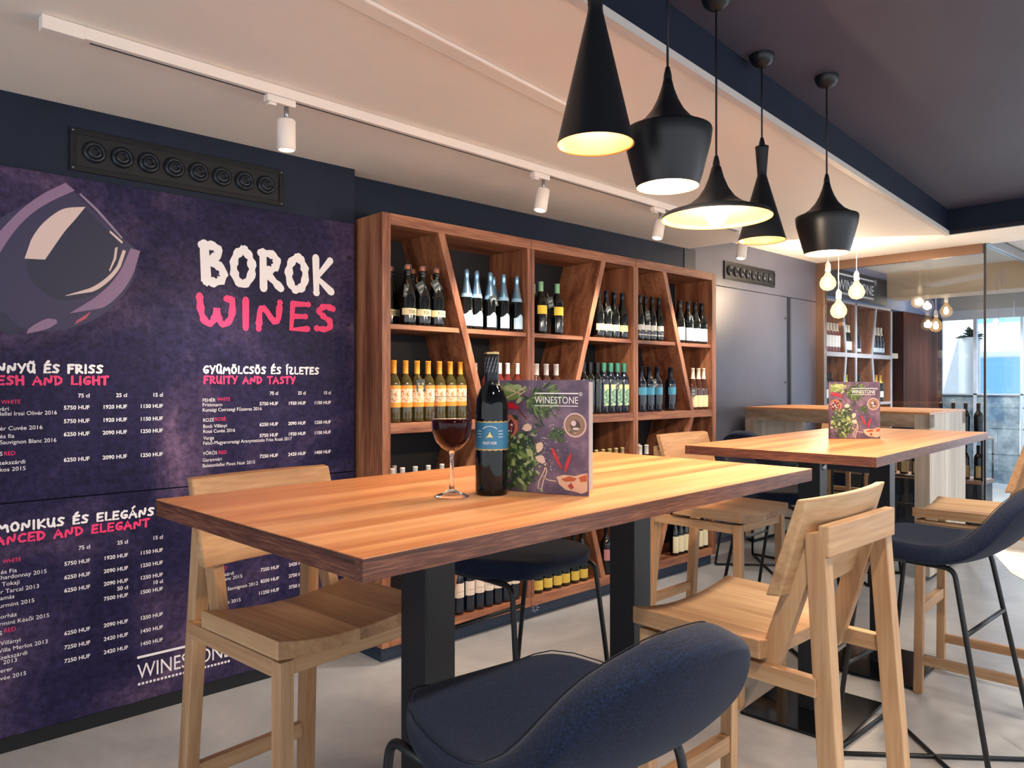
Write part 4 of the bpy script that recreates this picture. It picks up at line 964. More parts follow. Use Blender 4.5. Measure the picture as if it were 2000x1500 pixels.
# ================================================================== THINGS ON THE TABLES
def standing_menu(label, loc, rz, opening, group):
    Wd, Hd = .218, .247
    t = thing('standing_menu', label, 'menu', loc, rz, group)
    cover = noisy('menu_cover_print', [(.3, '#392c42'), (.5, '#5a465b'), (.7, '#846a7c')], 16, .45, 8)
    m = MB(); m.box((0, 0, 0), (Wd, .0035, Hd)); fr = m.build('front_cover', [cover], t, .0008)
    T = Matrix.Rotation(opening, 4, 'Z')
    m = MB(); m.box((0, .0035, 0), (Wd, .0065, Hd-.004), T=T); m.build('back_cover', cover, t)
    m = MB(); m.tube([(0, .004, .001), (0, .004, Hd-.001)], .0035, 8); m.build('spine', mat('menu_spine', '#4f3f55', .5), t)
    m = MB(); T2 = Matrix.Rotation(opening*.45, 4, 'Z'); m.box((.004, .0035, .002), (Wd-.006, .0050, Hd-.004), T=T2); m.build('inner_sheet', mat('menu_sheet', '#d9cfc8', .7), t)
    rnd = random.Random(4); Y = -.0006
    def P2(u, v): return (u*Wd, Y, v*Hd)
    def leafy(n, cu, cv, su, sv, l0, l1, dirs, mi, mb):
        for _ in range(n):
            u = rnd.gauss(cu, su); v = rnd.gauss(cv, sv); a = rnd.uniform(*dirs); l = rnd.uniform(l0, l1); w = l*rnd.uniform(.07, .13) if n == 330 else l*rnd.uniform(.16, .36)
            if not (.02 < u < .97 and .02 < v < .97): continue
            x, z = u*Wd, v*Hd; c, s = math.cos(a), math.sin(a); yy = Y-rnd.random()*.0006
            pts = [(0, 0), (l*.3, w), (l*.7, w*.8), (l, 0), (l*.7, -w*.8), (l*.3, -w)]
            pts = [(min(max(x+p*c-q*s, .001), Wd-.001), yy, min(max(z+p*s+q*c, .001), Hd-.001)) for p, q in pts]
            mb.poly(pts, rnd.choice(mi))
    greens = [mat('print_leaf_a', '#42562f', .55), mat('print_leaf_b', '#6d8447', .55), mat('print_leaf_c', '#263a26', .55), mat('print_leaf_d', '#9aa870', .55)]
    mb = MB(); leafy(330, .47, .81, .075, .055, .010, .026, (-1.5, .9), [0, 1, 2, 0], mb); leafy(60, .18, .90, .07, .025, .012, .03, (2.4, 4.0), [1, 3], mb); mb.build('rosemary_print', greens, fr)
    mb = MB(); leafy(380, .24, .29, .095, .115, .008, .024, (0, 6.28), [0, 1, 2, 3, 0, 2], mb); mb.build('parsley_print', greens, fr)
    mb = MB(); leafy(40, .66, .52, .05, .02, .008, .016, (0, 6.28), [0, 2], mb); mb.build('sprig_print', greens, fr)
    def disc(mb, cu, cv, r, mi, y, ry=None, n=28):
        mb.poly([(cu*Wd+r*math.cos(2*PI*k/n), y, cv*Hd+(ry or r)*math.sin(2*PI*k/n)) for k in range(n)], mi)
    def ringp(mb, cu, cv, r0, r1, mi, y, n=28, sx=1.0):
        A = [(cu*Wd+r1*sx*math.cos(2*PI*k/n), y, cv*Hd+r1*math.sin(2*PI*k/n)) for k in range(n)]; B = [(cu*Wd+r0*sx*math.cos(2*PI*k/n), y, cv*Hd+r0*math.sin(2*PI*k/n)) for k in range(n)]
        mb.add(A+B, [(k, (k+1) % n, n+(k+1) % n, n+k) for k in range(n)], mi)
    mb = MB(); disc(mb, .115, .585, .026, 0, Y); disc(mb, .10, .575, .021, 1, Y-.0003)
    for _ in range(60):
        a = rnd.uniform(0, 6.28); d = rnd.uniform(0, .019); disc(mb, .10+d*math.cos(a)/Wd, .578+d*math.sin(a)/Hd, rnd.uniform(.001, .0028), rnd.choice([2, 3, 1, 4]), Y-.0006, n=7)
    mb.build('spice_bowl_print', [mat('print_terracotta', '#b5654c', .5), mat('print_spice', '#5a2226', .6), mat('print_white', '#e9dfd6', .6), mat('print_pepper', '#a33a30', .6), mat('print_dark', '#33202a', .6)], fr)
    mb = MB(); disc(mb, .86, .59, .030, 0, Y, .032); ringp(mb, .86, .61, .0225, .0265, 1, Y-.0004); ringp(mb, .86, .61, .012, .021, 2, Y-.0004); disc(mb, .865, .60, .011, 3, Y-.0006); disc(mb, .845, .625, .006, 4, Y-.0008); disc(mb, .87, .578, .008, 4, Y-.0008, .003); mb.build('wine_glass_print', [mat('print_glass_shade', '#6d4f62', .4), mat('print_glass_rim', '#c9a79a', .4), mat('print_wine_gold', '#8d6b4e', .4), mat('print_wine_dark', '#4e3028', .4), mat('print_gleam', '#e2cdbf', .5)], fr)
    mb = MB()
    for cu, cv, a, l in ((.335, .575, .1, .026), (.475, .405, 1.1, .026), (.485, .30, -.5, .027)):
        c, s = math.cos(a), math.sin(a); pts = [(-l*.5, -.002), (-l*.2, .007), (l*.15, .010), (l*.5, .001), (l*.35, -.006), (-l*.1, -.008)]
        mb.poly([(cu*Wd+p*c-q*s, Y-.0005, cv*Hd+p*s+q*c) for p, q in pts])
    mb.build('garlic_print', mat('print_garlic', '#d9b9a2', .55), fr)
    def strip(mb, pts, w, mi, y):
        L = []; Q = []
        for i, (u, v) in enumerate(pts):
            p = Vector((u*Wd, 0, v*Hd)); a = Vector((pts[max(i-1, 0)][0]*Wd, 0, pts[max(i-1, 0)][1]*Hd)); b = Vector((pts[min(i+1, len(pts)-1)][0]*Wd, 0, pts[min(i+1, len(pts)-1)][1]*Hd)); d = (b-a).normalized(); nn = Vector((-d.z, 0, d.x)); ww = w[i] if isinstance(w, (list, tuple)) else w
            L.append((p.x+nn.x*ww, y, p.z+nn.z*ww)); Q.append((p.x-nn.x*ww, y, p.z-nn.z*ww))
        n = len(pts); mb.add(L+Q, [(i, i+1, n+i+1, n+i) for i in range(n-1)], mi)
    mb = MB(); strip(mb, [(.615, .40), (.645, .345), (.68, .285), (.725, .225)], [.003, .0045, .004, .001], 0, Y-.0005); strip(mb, [(.82, .37), (.80, .32), (.775, .265), (.755, .20)], [.001, .004, .0045, .002], 0, Y-.0005)
    strip(mb, [(.02, .80), (.10, .775), (.19, .765), (.24, .745)], [.004, .007, .006, .002], 0, Y-.0005); strip(mb, [(.24, .745), (.28, .70), (.33, .655)], .0014, 1, Y-.0005); mb.build('chilli_print', [mat('print_chilli', '#b3202c', .4), mat('print_stalk', '#6c2a2c', .5)], fr)
    mb = MB(); strip(mb, [(.10, .93), (.17, .905), (.22, .89), (.27, .92), (.31, .90), (.27, .875), (.22, .89), (.15, .86), (.07, .82)], .0012, 0, Y-.0012); strip(mb, [(.55, .27), (.53, .20), (.47, .10), (.46, .04), (.50, .04), (.52, .11), (.56, .20), (.53, .26)], .0013, 0, Y-.0012); strip(mb, [(.52, .14), (.58, .12), (.66, .115)], .001, 0, Y-.0012); mb.build('twine_print', mat('print_twine', '#d8b9a0', .7), fr)
    mb = MB(); mb.poly([(p*Wd, Y-.0004, q*Hd) for p, q in ((.66, .155), (.74, .175), (.86, .17), (.93, .19), (.99, .20), (.99, .045), (.93, .02), (.86, .035), (.76, .045), (.69, .09))], 0)
    mb.poly([(p*Wd, Y-.0007, q*Hd) for p, q in ((.71, .135), (.80, .165), (.88, .15), (.85, .125), (.76, .115))], 1); mb.poly([(p*Wd, Y-.0007, q*Hd) for p, q in ((.90, .16), (.985, .19), (.985, .13), (.92, .12))], 1); mb.poly([(p*Wd, Y-.0007, q*Hd) for p, q in ((.78, .08), (.82, .11), (.85, .07), (.82, .05))], 2)
    mb.build('bread_print', [mat('print_bread', '#d3a88c', .6), mat('print_toast', '#b4582f', .6), mat('print_ham', '#a83c34', .6)], fr)
    mb = MB()
    for _ in range(150):
        disc(mb, min(max(rnd.gauss(.52, .13), .03), .97), min(max(rnd.gauss(.42, .17), .03), .97), rnd.uniform(.0005, .0011), 0, Y-.0009, n=5)
    mb.build('salt_print', mat('print_white', '#e9dfd6', .6), fr)
    mb = MB(); logo(mb, .425*Wd, .895*Wd, .795*Hd, .0155, Y-.0016); mb.build('brand_mark', letter, fr)
    return remember(t)
mA = standing_menu('purple herb-printed menu standing beside the bottle on the nearest table', (1.118, 1.242, 1.1005), R(-70.5), R(43), 'standing menus')
o = dup(mA, (3.206, 1.410, 1.1005), R(-43), 'purple herb-printed menu standing alone on the second table', 'standing menus')

# red wine bottle on the table
pb = [(0, .006), (.030, 0), (.0345, .003), (.0352, .015), (.0352, .190), (.0335, .206), (.026, .226), (.0165, .238), (.0148, .248), (.0145, .300), (.0152, .301), (.0152, .306), (0, .307)]
t = thing('red_wine_bottle', 'dark red wine bottle with teal label beside the filled glass on the nearest table', 'bottle', (1.068, 1.207, 1.1005), R(-48))
MB().lathe(pb, 48).build('glass_body', mat('table_bottle_glass', '#07080b', .06, 0, **{'Specular IOR Level': .35}), t)
caps = noisy('foil_black_pattern', [(.49, '#15171d'), (.52, '#3c4048')], 40, .35, 1, 0, (1, 1, .35), 0, 60)
m = MB(); sleeve(pb, .236, .3055, .0008, mb=m, seg=36); m.lathe([(.0160, .3055), (.0155, .308), (0, .3082)], 36); cp = m.build('capsule', foil('#14171d', .3, .4), t)
m = MB(); m.lathe([(.0163, .303), (.0163, .3072)], 36); m.build('foil_edge', mat('gold_foil', '#b79a62', .3, .8), cp)
m = MB()
for k in range(13):
    for j in range(4):
        a = k*2*PI/13+j*.16; z = .262+j*.0085; r = .0158
        m.add([(r*math.cos(a+d), r*math.sin(a+d), z+e) for d, e in ((0, 0), (.16, .004), (.26, .011), (.08, .006))], [(0, 1, 2, 3)])
m.build('capsule_pattern', mat('silver_print', '#8b8f98', .4), cp)
lb = MB(); sleeve(pb, .098, .158, .0006, -PI, PI, mb=lb, seg=48); lo = lb.build('label', mat('teal_label', '#2c6d92', .45), t)
lb = MB(); rr = .0352+.0009
for z, sgn in ((.098, -1), (.158, 1)):
    n = 72; vs = []
    for k in range(n+1):
        a = 2*PI*k/n; w = .0018*abs(math.sin(k*PI/4)); vs += [(rr*math.cos(a), rr*math.sin(a), z-sgn*.0018), (rr*math.cos(a), rr*math.sin(a), z+sgn*w)]
    lb.add(vs, [(2*k, 2*k+1, 2*k+3, 2*k+2) for k in range(n)])
lb.build('scalloped_border', mat('gold_print', '#b49a5a', .4, .4), lo)
def wrap(mb, r): mb.v = [(r*math.sin(x/r), -r*math.cos(x/r), z) for x, _, z in mb.v]
mb = MB(); glyphs(mb, 'PINOT NOIR', .0085, (0, 0, .110), (1, 0, 0), (0, 0, 1), 'CENTER', width=.030)
def arcband(mb, r0, r1, a0, a1, cz, n=16): 
    A = [(r1*math.cos(a0+(a1-a0)*k/n), 0, cz+r1*.55*math.sin(a0+(a1-a0)*k/n)) for k in range(n+1)]; B = [(r0*math.cos(a0+(a1-a0)*k/n), 0, cz+r0*.55*math.sin(a0+(a1-a0)*k/n)) for k in range(n+1)]
    mb.add(A+B, [(k, k+1, n+2+k, n+1+k) for k in range(n)])
arcband(mb, .0155, .0172, .35, 2.8, .1395)
for s in (-1, 1):
    for k in range(3):
        x0, x1 = s*.019, s*.030; z = .125+k*.0062; mb.poly([(x0, 0, z), (x1, 0, z+.0006), (x1, 0, z+.0016), (x0, 0, z+.001)])
wrap(mb, rr+.0003); mb.build('label_lettering', letter, lo)
mb = MB()
for x0, x1, z0, z1 in ((-.010, .010, .1235, .1245), (-.007, .007, .1252, .128), (-.004, .0045, .128, .131), (-.0015, .002, .131, .1355)): mb.poly([(x0, 0, z0), (x1, 0, z0), (x1*.7, 0, z1), (x0*.7, 0, z1)])
wrap(mb, rr+.0003); mb.build('label_emblem', mat('gold_emblem', '#e0cf8a', .5), lo)

# wine glass, half full
t = thing('wine_glass', 'stemmed glass half full of red wine left of the bottle on the nearest table', 'glass', (.981, 1.236, 1.1005))
clear = mat('clear_glass', '#ffffff', .0, 0, **{'Transmission Weight': 1.0, 'IOR': 1.45})
def thin_glass(name):
    """blown glass wall: clear, mirror-like towards its grazing edges"""
    m = bpy.data.materials.new(name); m.use_nodes = True; nt = m.node_tree; nt.nodes.clear(); o = nt.nodes.new('ShaderNodeOutputMaterial')
    tr = nt.nodes.new('ShaderNodeBsdfTransparent'); tr.inputs[0].default_value = (.97, .97, .97, 1); gl = nt.nodes.new('ShaderNodeBsdfGlossy'); gl.inputs['Roughness'].default_value = .01
    lw = nt.nodes.new('ShaderNodeLayerWeight'); lw.inputs[0].default_value = .5; fr = nt.nodes.new('ShaderNodeMath'); fr.operation = 'POWER'; fr.inputs[1].default_value = 3.2
    nt.links.new(lw.outputs['Facing'], fr.inputs[0]); x = nt.nodes.new('ShaderNodeMixShader')
    nt.links.new(fr.outputs[0], x.inputs[0]); nt.links.new(tr.outputs[0], x.inputs[1]); nt.links.new(gl.outputs[0], x.inputs[2]); nt.links.new(x.outputs[0], o.inputs[0]); return m
m = MB(); m.lathe([(0, .001), (.036, .0005), (.0372, .002), (.030, .005), (.015, .0095), (.006, .017), (.0042, .03), (.0040, .07), (.0046, .088), (.0075, .0955), (0, .0985)], 48); m.build('stem_and_foot', clear, t)
m = MB(); m.lathe([(.0075, .0955), (.022, .104), (.034, .117), (.0415, .137), (.0435, .155), (.0425, .172), (.0385, .195), (.0352, .212)], 56); m.build('bowl', thin_glass('blown_glass'), t)
m = MB(); m.tube([(.0352*math.cos(2*PI*k/48), .0352*math.sin(2*PI*k/48), .212) for k in range(48)], .0005, 6, closed=True); m.build('rim', clear, t)
wine_m = mat('red_wine', '#260409', .05, 0, **{'Specular IOR Level': .2})
m = MB(); m.lathe([(0, .0995), (.007, .1005), (.0208, .1065), (.0326, .119), (.040, .138), (.0419, .155), (.0416, .164), (0, .164)], 48); m.build('red_wine', wine_m, t)

# ================================================================== GLASS PARTITION AND WINE ROOM
XP = 7.3
clearp = pane_mat('partition_glass', '#eef3f6', .045)
bronze = mat('bronze_profile', '#8a6d5b', .25, .7)
gp = thing('glass_partition', 'frameless glass partition with bronze head rail behind the high bar', 'glass wall', (XP, 0, 0))
m = MB(); m.box((-.02, 1.89, 2.455), (.02, 3.335, 2.54)); m.build('head_rail', bronze, gp, .002)
m = MB(); m.box((-.03, 3.255, .0), (.03, 3.335, 2.455)); m.build('side_post', bronze, gp, .002)
m = MB(); m.box((-.006, 1.885, .0), (.006, 3.255, 2.455)); m.build('pane', clearp, gp)
m = MB(); m.box((-.009, 1.870, 0), (.009, 1.885, 2.60)); m.build('edge_seal', mat('seal_black', '#14181d', .4), gp)
gd = thing('glass_side_wall', 'glass side wall with grey top rail at the right frame edge', 'glass wall', (XP, 1.878, 0))
m = MB(); m.box((0, -.03, 2.53), (4.2, .03, 2.60)); m.build('top_rail', mat('grey_rail', '#8f959e', .35, .4), gd)
m = MB(); m.box((.012, -.005, 0.0), (4.0, .005, 2.53)); m.build('pane', clearp, gd)
lv = MB(); rnd = random.Random(8)
for cx, z0 in ((.33, 2.28), (.48, 2.36), (.60, 2.36), (.38, 1.98), (.9, 2.1), (.36, .9), (.40, .72), (.42, 1.1)):
    for k in range(5):
        z = z0-k*.03; lv.poly([(cx-.011, -.0062, z), (cx, -.0062, z-.022), (cx+.011, -.0062, z), (cx, -.0062, z+.02)])
lv.build('leaf_decal', mat('decal_violet', '#5d5478', .6), gd)

# far wall of the wine room with its own shelf
wallblue = noisy('wine_room_paint', [(.3, '#5b6d96'), (.7, '#66789f')], 2, .6)
m = MB(); m.box((7.36, 3.345, 2.215), (11.05, 3.7, 2.62)); struct(m.build('wall_far', wallblue), 'blue-grey wall above the far wine shelf', 'wall')
m = MB(); m.box((7.36, 3.66, 0), (9.3, 3.7, 2.22)); struct(m.build('wall_niche', navy), 'dark back of the niche behind the far shelf', 'wall')
brownp = wood('brown_panel', [(.25, '#24120e'), (.5, '#44241b'), (.75, '#5e3427')], 2, .7, 8, (0, .3), .15); brownp.node_tree.nodes['Principled BSDF'].inputs['Specular IOR Level'].default_value = .15
m = MB(); m.box((9.62, 3.335, 0), (11.02, 3.66, 2.215)); struct(m.build('wall_panel', brownp), 'dark brown wood panelling right of the far wine shelf', 'wall')
m = MB(); m.box((9.25, 3.60, 0), (9.62, 3.66, 2.215)); struct(m.build('trim_7', navy), 'dark recess between the far shelf and the brown panelling', 'trim')
sg = thing('wall_sign', 'dark sign board with white brand lettering above the far wine shelf', 'sign', (7.45, 3.335, 2.22))
m = MB(); m.box((0, -.012, .02), (1.61, 0, .315)); m.build('board', mat('sign_navy', '#23242f', .5), sg)
m = MB(); logo(m, .30, 1.23, .105, .115, -.0135); m.build('brand_mark', letter, sg)
pale = mat('pale_shelf_edge', '#a39da3', .5)
fs = thing('wine_shelf', 'far wine shelf with pale edges behind the glass partition', 'shelf', (0, 0, 0)); Y0, Y1 = 3.335, 3.64
FX = [7.45, 8.235, 9.24]; ZF = [(.10, .14), (1.10, 1.13), (1.622, 1.668), (2.19, 2.214)]
def edged(name, mt, poly):
    o = MB().prism(poly, Y0+.012, Y1, plane='xz').build(name, mt, fs)
    MB().prism(poly, Y0, Y0+.012, plane='xz').build('edge_strip', pale, o)
for x in FX: edged('upright', walz, [(x-.022, .1), (x+.022, .1), (x+.022, 2.19), (x-.022, 2.19)])
for z0, z1 in ZF:
    for xa, xb in ((FX[0]+.022, FX[1]-.022), (FX[1]+.022, FX[2]-.022)): edged('shelf_board', walx, [(xa, z0), (xb, z0), (xb, z1), (xa, z1)])
m = MB(); m.box((FX[0], Y1, .1), (FX[2], Y1+.01, 2.2)); m.build('back_panel', walz, fs)
for xt, xm, xb in ((7.905, 7.98, 7.90), (8.79, 8.68, 8.76)):
    for (xa, za), (xc, zc) in (((xm, 1.668), (xt, 2.19)), ((xb, 1.13), (xm, 1.622))): edged('slanted_divider', walz, [(xa-.02, za), (xa+.02, za), (xc+.02, zc), (xc-.02, zc)])
YQ = 3.395
b = bottle('wine_bottle', '', 'bordeaux', glass_r, (.225, .305, foil('#e0cdbd', .5, .05)), [(.055, .175, 1.25, paper('#e4dcdc'))], (0, 0, 0), seg=14)
place(b, 'pale-capped white-label bottles', 'at the top left of the far shelf', [7.515+.073*k for k in range(6)], 1.6685, YQ, 'tall white label bottles on the far shelf')
b = bottle('wine_bottle', '', 'burgundy', glass_k, (.225, .303, foil('#e6dcc8', .5, .05)), [(.035, .125, 1.25, paper('#ece8e2'))], (0, 0, 0), seg=14)
place(b, 'white-label dark bottles', 'left of the middle upright, far shelf', [8.045, 8.11, 8.175], 1.6685, YQ, 'white label bottles on the far shelf')
b = bottle('wine_bottle', '', 'burgundy', glass_b, (.250, .303, foil('#1c2733', .4, .3)), [(.02, .055, 1.2, paper('#aebccb'))], (0, 0, 0), seg=14)
place(b, 'dark-capped bottles', 'right of the middle upright, far shelf', [8.31, 8.40], 1.6685, YQ, 'dark bottles on the far shelf')
b = bottle('wine_bottle', '', 'champagne', glass_b, (.225, .32, foil('#d9cdbb', .4, .3)), [(.03, .08, 1.2, paper('#c2ccd6'))], (0, 0, 0), seg=14)
place(b, 'pale-foiled blue bottles', 'at the top right of the far shelf', [8.80, 8.888, 8.975, 9.062], 1.6685, YQ, 'pale foil bottles on the far shelf')
b = bottle('wine_bottle', '', 'slim', glass_k, (.26, .323, foil('#2a2422', .4, .3)), [(.06, .15, 1.2, wpap)], (0, 0, 0), seg=14)
place(b, 'white-label slim bottles', 'at the lower left of the far shelf', [7.515, 7.59, 7.665, 7.74], 1.1305, YQ, 'lower dark bottles on the far shelf')
b = bottle('wine_bottle', '', 'bordeaux', glass_g, (.225, .305, foil('#a9b83a', .4, .2)), [(.06, .13, 1.2, wpap)], (0, 0, 0), seg=14)
place(b, 'lime-capped bottles', 'on the far shelf above the second menu', [8.03, 8.11], 1.1305, YQ, 'lime capped bottles on the far shelf')
b = bottle('wine_bottle', '', 'burgundy', glass_g, (.25, .303, foil('#2a3a34', .4, .3)), [], (0, 0, 0), seg=14)
place(b, 'dark-capped green bottles', 'on the far shelf above the second menu', [8.34, 8.45], 1.1305, YQ, 'green bottles on the far shelf')
b = bottle('wine_bottle', '', 'bordeaux', glass_g, (.215, .305, foil('#d5a33c', .4, .4)), [(.05, .12, 1.2, wpap)], (0, 0, 0), seg=14)
place(b, 'gold-capped bottles', 'at the lower right of the far shelf', [8.82, 8.93, 9.05], 1.1305, YQ, 'gold capped bottles on the far shelf')
# small bracket shelves right of the far shelf
for z, lb in ((1.70, 'upper'), (.98, 'lower')):
    t = thing('wall_bracket', 'small pale %s bracket carrying a bottle beside the brown panelling' % lb, 'bracket', (9.42, 3.45, z))
    MB().box((-.09 if z > 1 else -.12, -.09, -.06 if z > 1 else -.10), (.09 if z > 1 else .14, .15, 0)).build('block', mat('pale_box', '#cbb89c', .6), t)
b = bottle('wine_bottle', '', 'burgundy', glass_k, (.25, .303, foil('#26282c', .4, .3)), [(.03, .12, 1.2, paper('#d5c9a6'))], (0, 0, 0), seg=14)
place(b, '', '', [9.40], 1.7005, 3.46, 'bottles on the brackets', single='single dark bottle on the upper pale bracket right of the far shelf')
place(b, '', '', [9.43], .9805, 3.44, 'bottles on the brackets', single='single cream-label bottle on the lower pale block right of the far shelf')

# rack of big bottles behind the glass
rk = thing('bottle_rack', 'low bottle rack with dark base and wooden shelf behind the glass partition', 'rack', (7.56, 2.55, 0))
m = MB(); m.box((-.15, -.62, 0), (.17, .70, .455)); m.build('base', mat('rack_navy', '#111b2b', .5), rk, .002)
m = MB(); m.box((-.16, -.63, .455), (.18, .71, .485)); m.build('rack_shelf', mat('rack_board', '#9a725a', .5), rk, .002)
m = MB(); m.box((-.16, -.63, .84), (.18, -.18, .86)); m.build('rack_shelf', mat('rack_board', '#9a725a', .5), rk, .002)
for sx in (-.16, .165):
    for sy in (-.63, -.195): m = MB(); m.box((sx, sy, .485), (sx+.015, sy+.015, .84)); m.build('post', black, rk)
b = bottle('wine_bottle', '', 'bordeaux', glass_k, (.245, .305, foil('#15171a', .4, .3)), [(.02, .125, 1.9, paper('#b99c6a'))], (0, 0, 0), seg=16)
NUM = ['first', 'second', 'third', 'fourth', 'fifth', 'sixth', 'seventh', 'eighth', 'ninth', 'tenth', 'eleventh', 'twelfth']
for i in range(12):
    place(b, '', '', [7.52], .4855, 1.985+.103*i, 'tan label bottles on the rack', single=NUM[i]+' from right of the tan-label bottles on the rack behind the glass')
b2 = bottle('wine_bottle', '', 'bordeaux', glass_k, (.245, .305, foil('#17191d', .4, .3)), [], (0, 0, 0), seg=16)
for i in range(4):
    place(b2, '', '', [7.52], .8605, 1.985+.10*i, 'bottles on top of the rack', single=NUM[i]+' from right of the unlabelled bottles topping the rack behind the glass')
# wine room ceiling, soffit, downlights, bulb reflections
roomw = noisy('wine_room_ceiling', [(.3, '#cfcbc6'), (.7, '#d6d2cd')], 2, .7)
m = MB(); m.box((7.37, -3.5, 2.62), (12.2, 3.4, 2.68)); struct(m.build('ceiling_wine_room', roomw), 'white ceiling of the glazed wine room', 'ceiling')
m = MB(); m.box((9.1, -3.5, 2.33), (9.5, 3.34, 2.62)); struct(m.build('trim_8', mat('beige_soffit', '#c9ab8e', .6)), 'beige dropped beam across the wine room ceiling', 'trim')
for i, (x, y, lb) in enumerate(((8.25, 2.55, 'near the sign, on the wine room ceiling'), (10.2, 2.45, 'beyond the beige beam of the wine room'), (8.6, 1.45, 'right of the glass side wall'), (10.4, 1.6, 'far right beyond the glass side wall'))):
    t = thing('ceiling_downlight', 'round white recessed downlight '+lb, 'downlight', (x, y, 2.619), 0, 'wine room downlights')
    MB().lathe([(.10, 0), (.10, -.006), (.08, -.008)], 24).build('trim_ring', wht, t); MB().lathe([(.08, -.006), (0, -.006)], 24).build('diffuser', emit('downlight_glow', '#fff6e8', 9.0), t)
    lamp('downlight_beam', 'SPOT', (0, 0, -.02), 160, (1, .95, .88), .07, (0, 0, 0), t, spot_size=R(120), spot_blend=.6)
amber = glow_globe('reflected_bulb', '#e8b070', 0.9, .3)  # dim globes behind the pane model the near bulbs' reflections in the glass
for (p, q, d), lb in zip(((1792, 590, 8.9), (1828, 637, 8.8), (1848, 608, 9.0)), ('left', 'lowest', 'right')):
    x, y, z = Pt(p, q, d); globe(x, y, z, .072, 2.33 if 9.1 < x < 9.5 else 2.62, lb+' one of three bulb reflections in the glass, modelled as dim hanging globes', 2, WARM, amber, 'bulb reflections built as globes', False)

# ================================================================== STREET WINDOWS
alu = mat('window_frame_grey', '#b9c2d2', .4, .1)
wn = thing('window_1', 'tall street window with dark frame at the far end of the room', 'window', (11.05, 0, 0)); struct(wn)
m = MB()
for y0, y1, z0, z1 in ((-3.5, 3.42, 2.18, 2.30), (-3.5, 3.42, 0, .06), (3.34, 3.42, .06, 2.18), (2.93, 2.97, .06, 2.18), (2.42, 2.45, .06, 2.18), (.9, .94, .06, 2.18), (-1.0, -.94, .06, 2.18), (-3.5, 3.42, 1.19, 1.21)): m.box((-.03, y0, z0), (.03, y1, z1))
m.build('frame', alu, wn)
m = MB()
for z in (.22, .43, .76, 1.03): m.box((-.02, -3.5, z-.008), (.02, 2.42, z+.008))
m.build('glazing_bars', mat('glazing_bar', '#39434f', .4), wn)
m = MB(); m.box((-.006, -3.5, .06), (.0, 3.36, 2.18)); m.build('pane', pane_mat('street_glass', '#f6fafc', .03), wn)
fr_ = noisy('frosted_print', [(.4, '#4d6478'), (.55, '#7c8f9c'), (.7, '#a9b7bd')], 5, .6)
m = MB(); m.box((-.012, 2.46, .06), (-.008, 3.34, 1.19)); m.build('frosted_film', fr_, wn)
m = MB(); m.box((11.02, -3.5, 2.30), (11.2, 3.42, 2.66)); struct(m.build('wall_window_head', mat('head_grey', '#a9a7a6', .6)), 'grey wall band above the street windows', 'wall')
# white step and blue block by the entrance
t = thing('entrance_step', 'low white step with blue riser by the entrance, right frame edge', 'step', (7.6, 1.55, 0))
m = MB(); m.box((-.55, -3.0, 0), (1.4, 0.12, .16)); m.build('plinth', mat('step_white', '#cfccc8', .6), t, .004)
m = MB(); m.box((-.556, -3.0, .012), (-.55, -.12, .15)); m.build('riser', mat('step_blue', '#15476e', .45), t)
m = MB(); m.prism([(6.85, 1.72), (6.15, 1.42), (5.0, .6), (5.0, -1.5), (7.0, -1.5), (7.05, 1.70)], .0, .003, plane='xy'); tag(m.build('sunlit_patch', noisy('painted_sunlight', [(.3, '#e4dfd4'), (.7, '#f2eee6')], 3, .6)), 'sunlit floor patch laid as a pale sheet before the white step', 'light patch')  # thin pale sheet, sunlight on the floor put into its colour

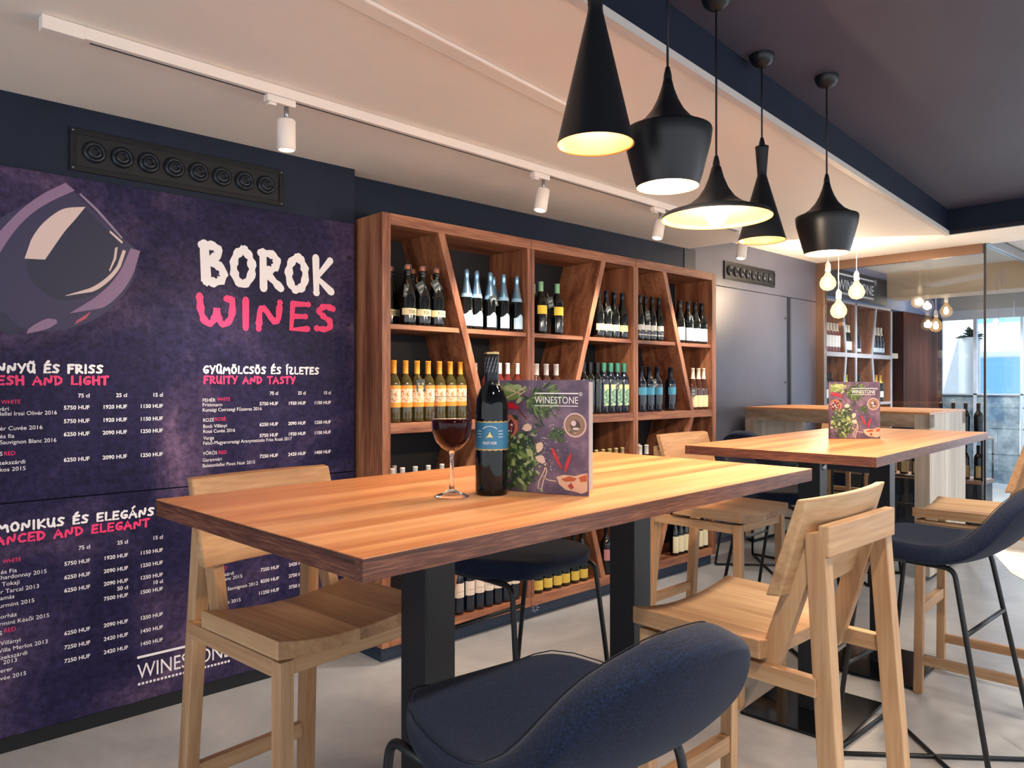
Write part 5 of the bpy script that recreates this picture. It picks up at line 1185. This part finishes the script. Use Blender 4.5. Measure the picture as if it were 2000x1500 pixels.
# outside
m = MB(); m.box((11.2, -12, -.12), (30, 14, -.02)); struct(m.build('pavement', noisy('pavement', [(.3, '#c9cdd3'), (.7, '#e4e7ea')], .8, .8)), 'bright pavement and road outside the windows', 'street')
def block(name, label, cat, a, b, mt, parts):
    t = thing(name, label, cat, ((a[0]+b[0])/2, (a[1]+b[1])/2, a[2])); ox, oy, oz = t.location
    f = lambda p: (p[0]-ox, p[1]-oy, p[2]-oz)
    MB().box(f(a), f(b)).build('body', mt, t)
    for nm, pa, pb_, pm_ in parts: MB().box(f(pa), f(pb_)).build(nm, pm_, t)
    return t
tile = mat('white_tile', '#eef1f5', .3); winb = mat('street_window_blue', '#6fa3d6', .2); wsh = mat('white_awning', '#ffffff', .6)
block('tiled_pier', 'white tiled pier outside, left in the far window', 'pillar', (12.5, 3.56, -.02), (12.9, 3.9, 3.6), tile, [])
block('shop_building', 'pale building with blue windows across the street', 'building', (22, -12, -.02), (26, 14, 7), mat('pale_facade', '#dfe6f0', .7),
      [('window', (21.93, y, z), (22, y+1.5, z+1.6), winb) for y in (-6, -3, 0, 2.2, 4.4, 6.6, 8.8) for z in (.4, 2.9)] + [('awning', (20.8, -10, 2.15), (22, 12, 2.35), wsh)])
block('parked_van', 'white van parked outside, in the right part of the far windows', 'van', (15.5, .2, .25), (17.2, 3.4, 1.9), mat('van_white', '#f4f6f8', .3),
      [('side_window', (15.47, 1.0, 1.25), (15.5, 2.6, 1.7), winb), ('wheel', (15.46, .6, -.02), (15.7, 1.2, .5), black), ('wheel', (15.46, 2.4, -.02), (15.7, 3.0, .5), black)])
t = thing('potted_plant', 'dark potted plant on a white stand outside the far window', 'plant', (12.1, 3.28, 0))
MB().lathe([(0, -.02), (.10, -.02), (.11, 1.9), (.12, 2.0), (0, 2.0)], 20).build('stand', wsh, t)
m = MB(); rnd = random.Random(2)
for _ in range(40):
    a = rnd.uniform(0, 6.28); e = rnd.uniform(.2, 1.4); l = rnd.uniform(.12, .26); d = Vector((math.cos(a)*math.cos(e), math.sin(a)*math.cos(e), math.sin(e))); s = Vector((-math.sin(a), math.cos(a), 0))*.05; p = Vector((0, 0, 2.0))
    m.add([p, p+d*l*.5+s, p+d*l-Vector((0, 0, .08)), p+d*l*.5-s], [(0, 1, 2, 3)])
m.build('leaves', mat('plant_leaf', '#2b4a3c', .5), t)
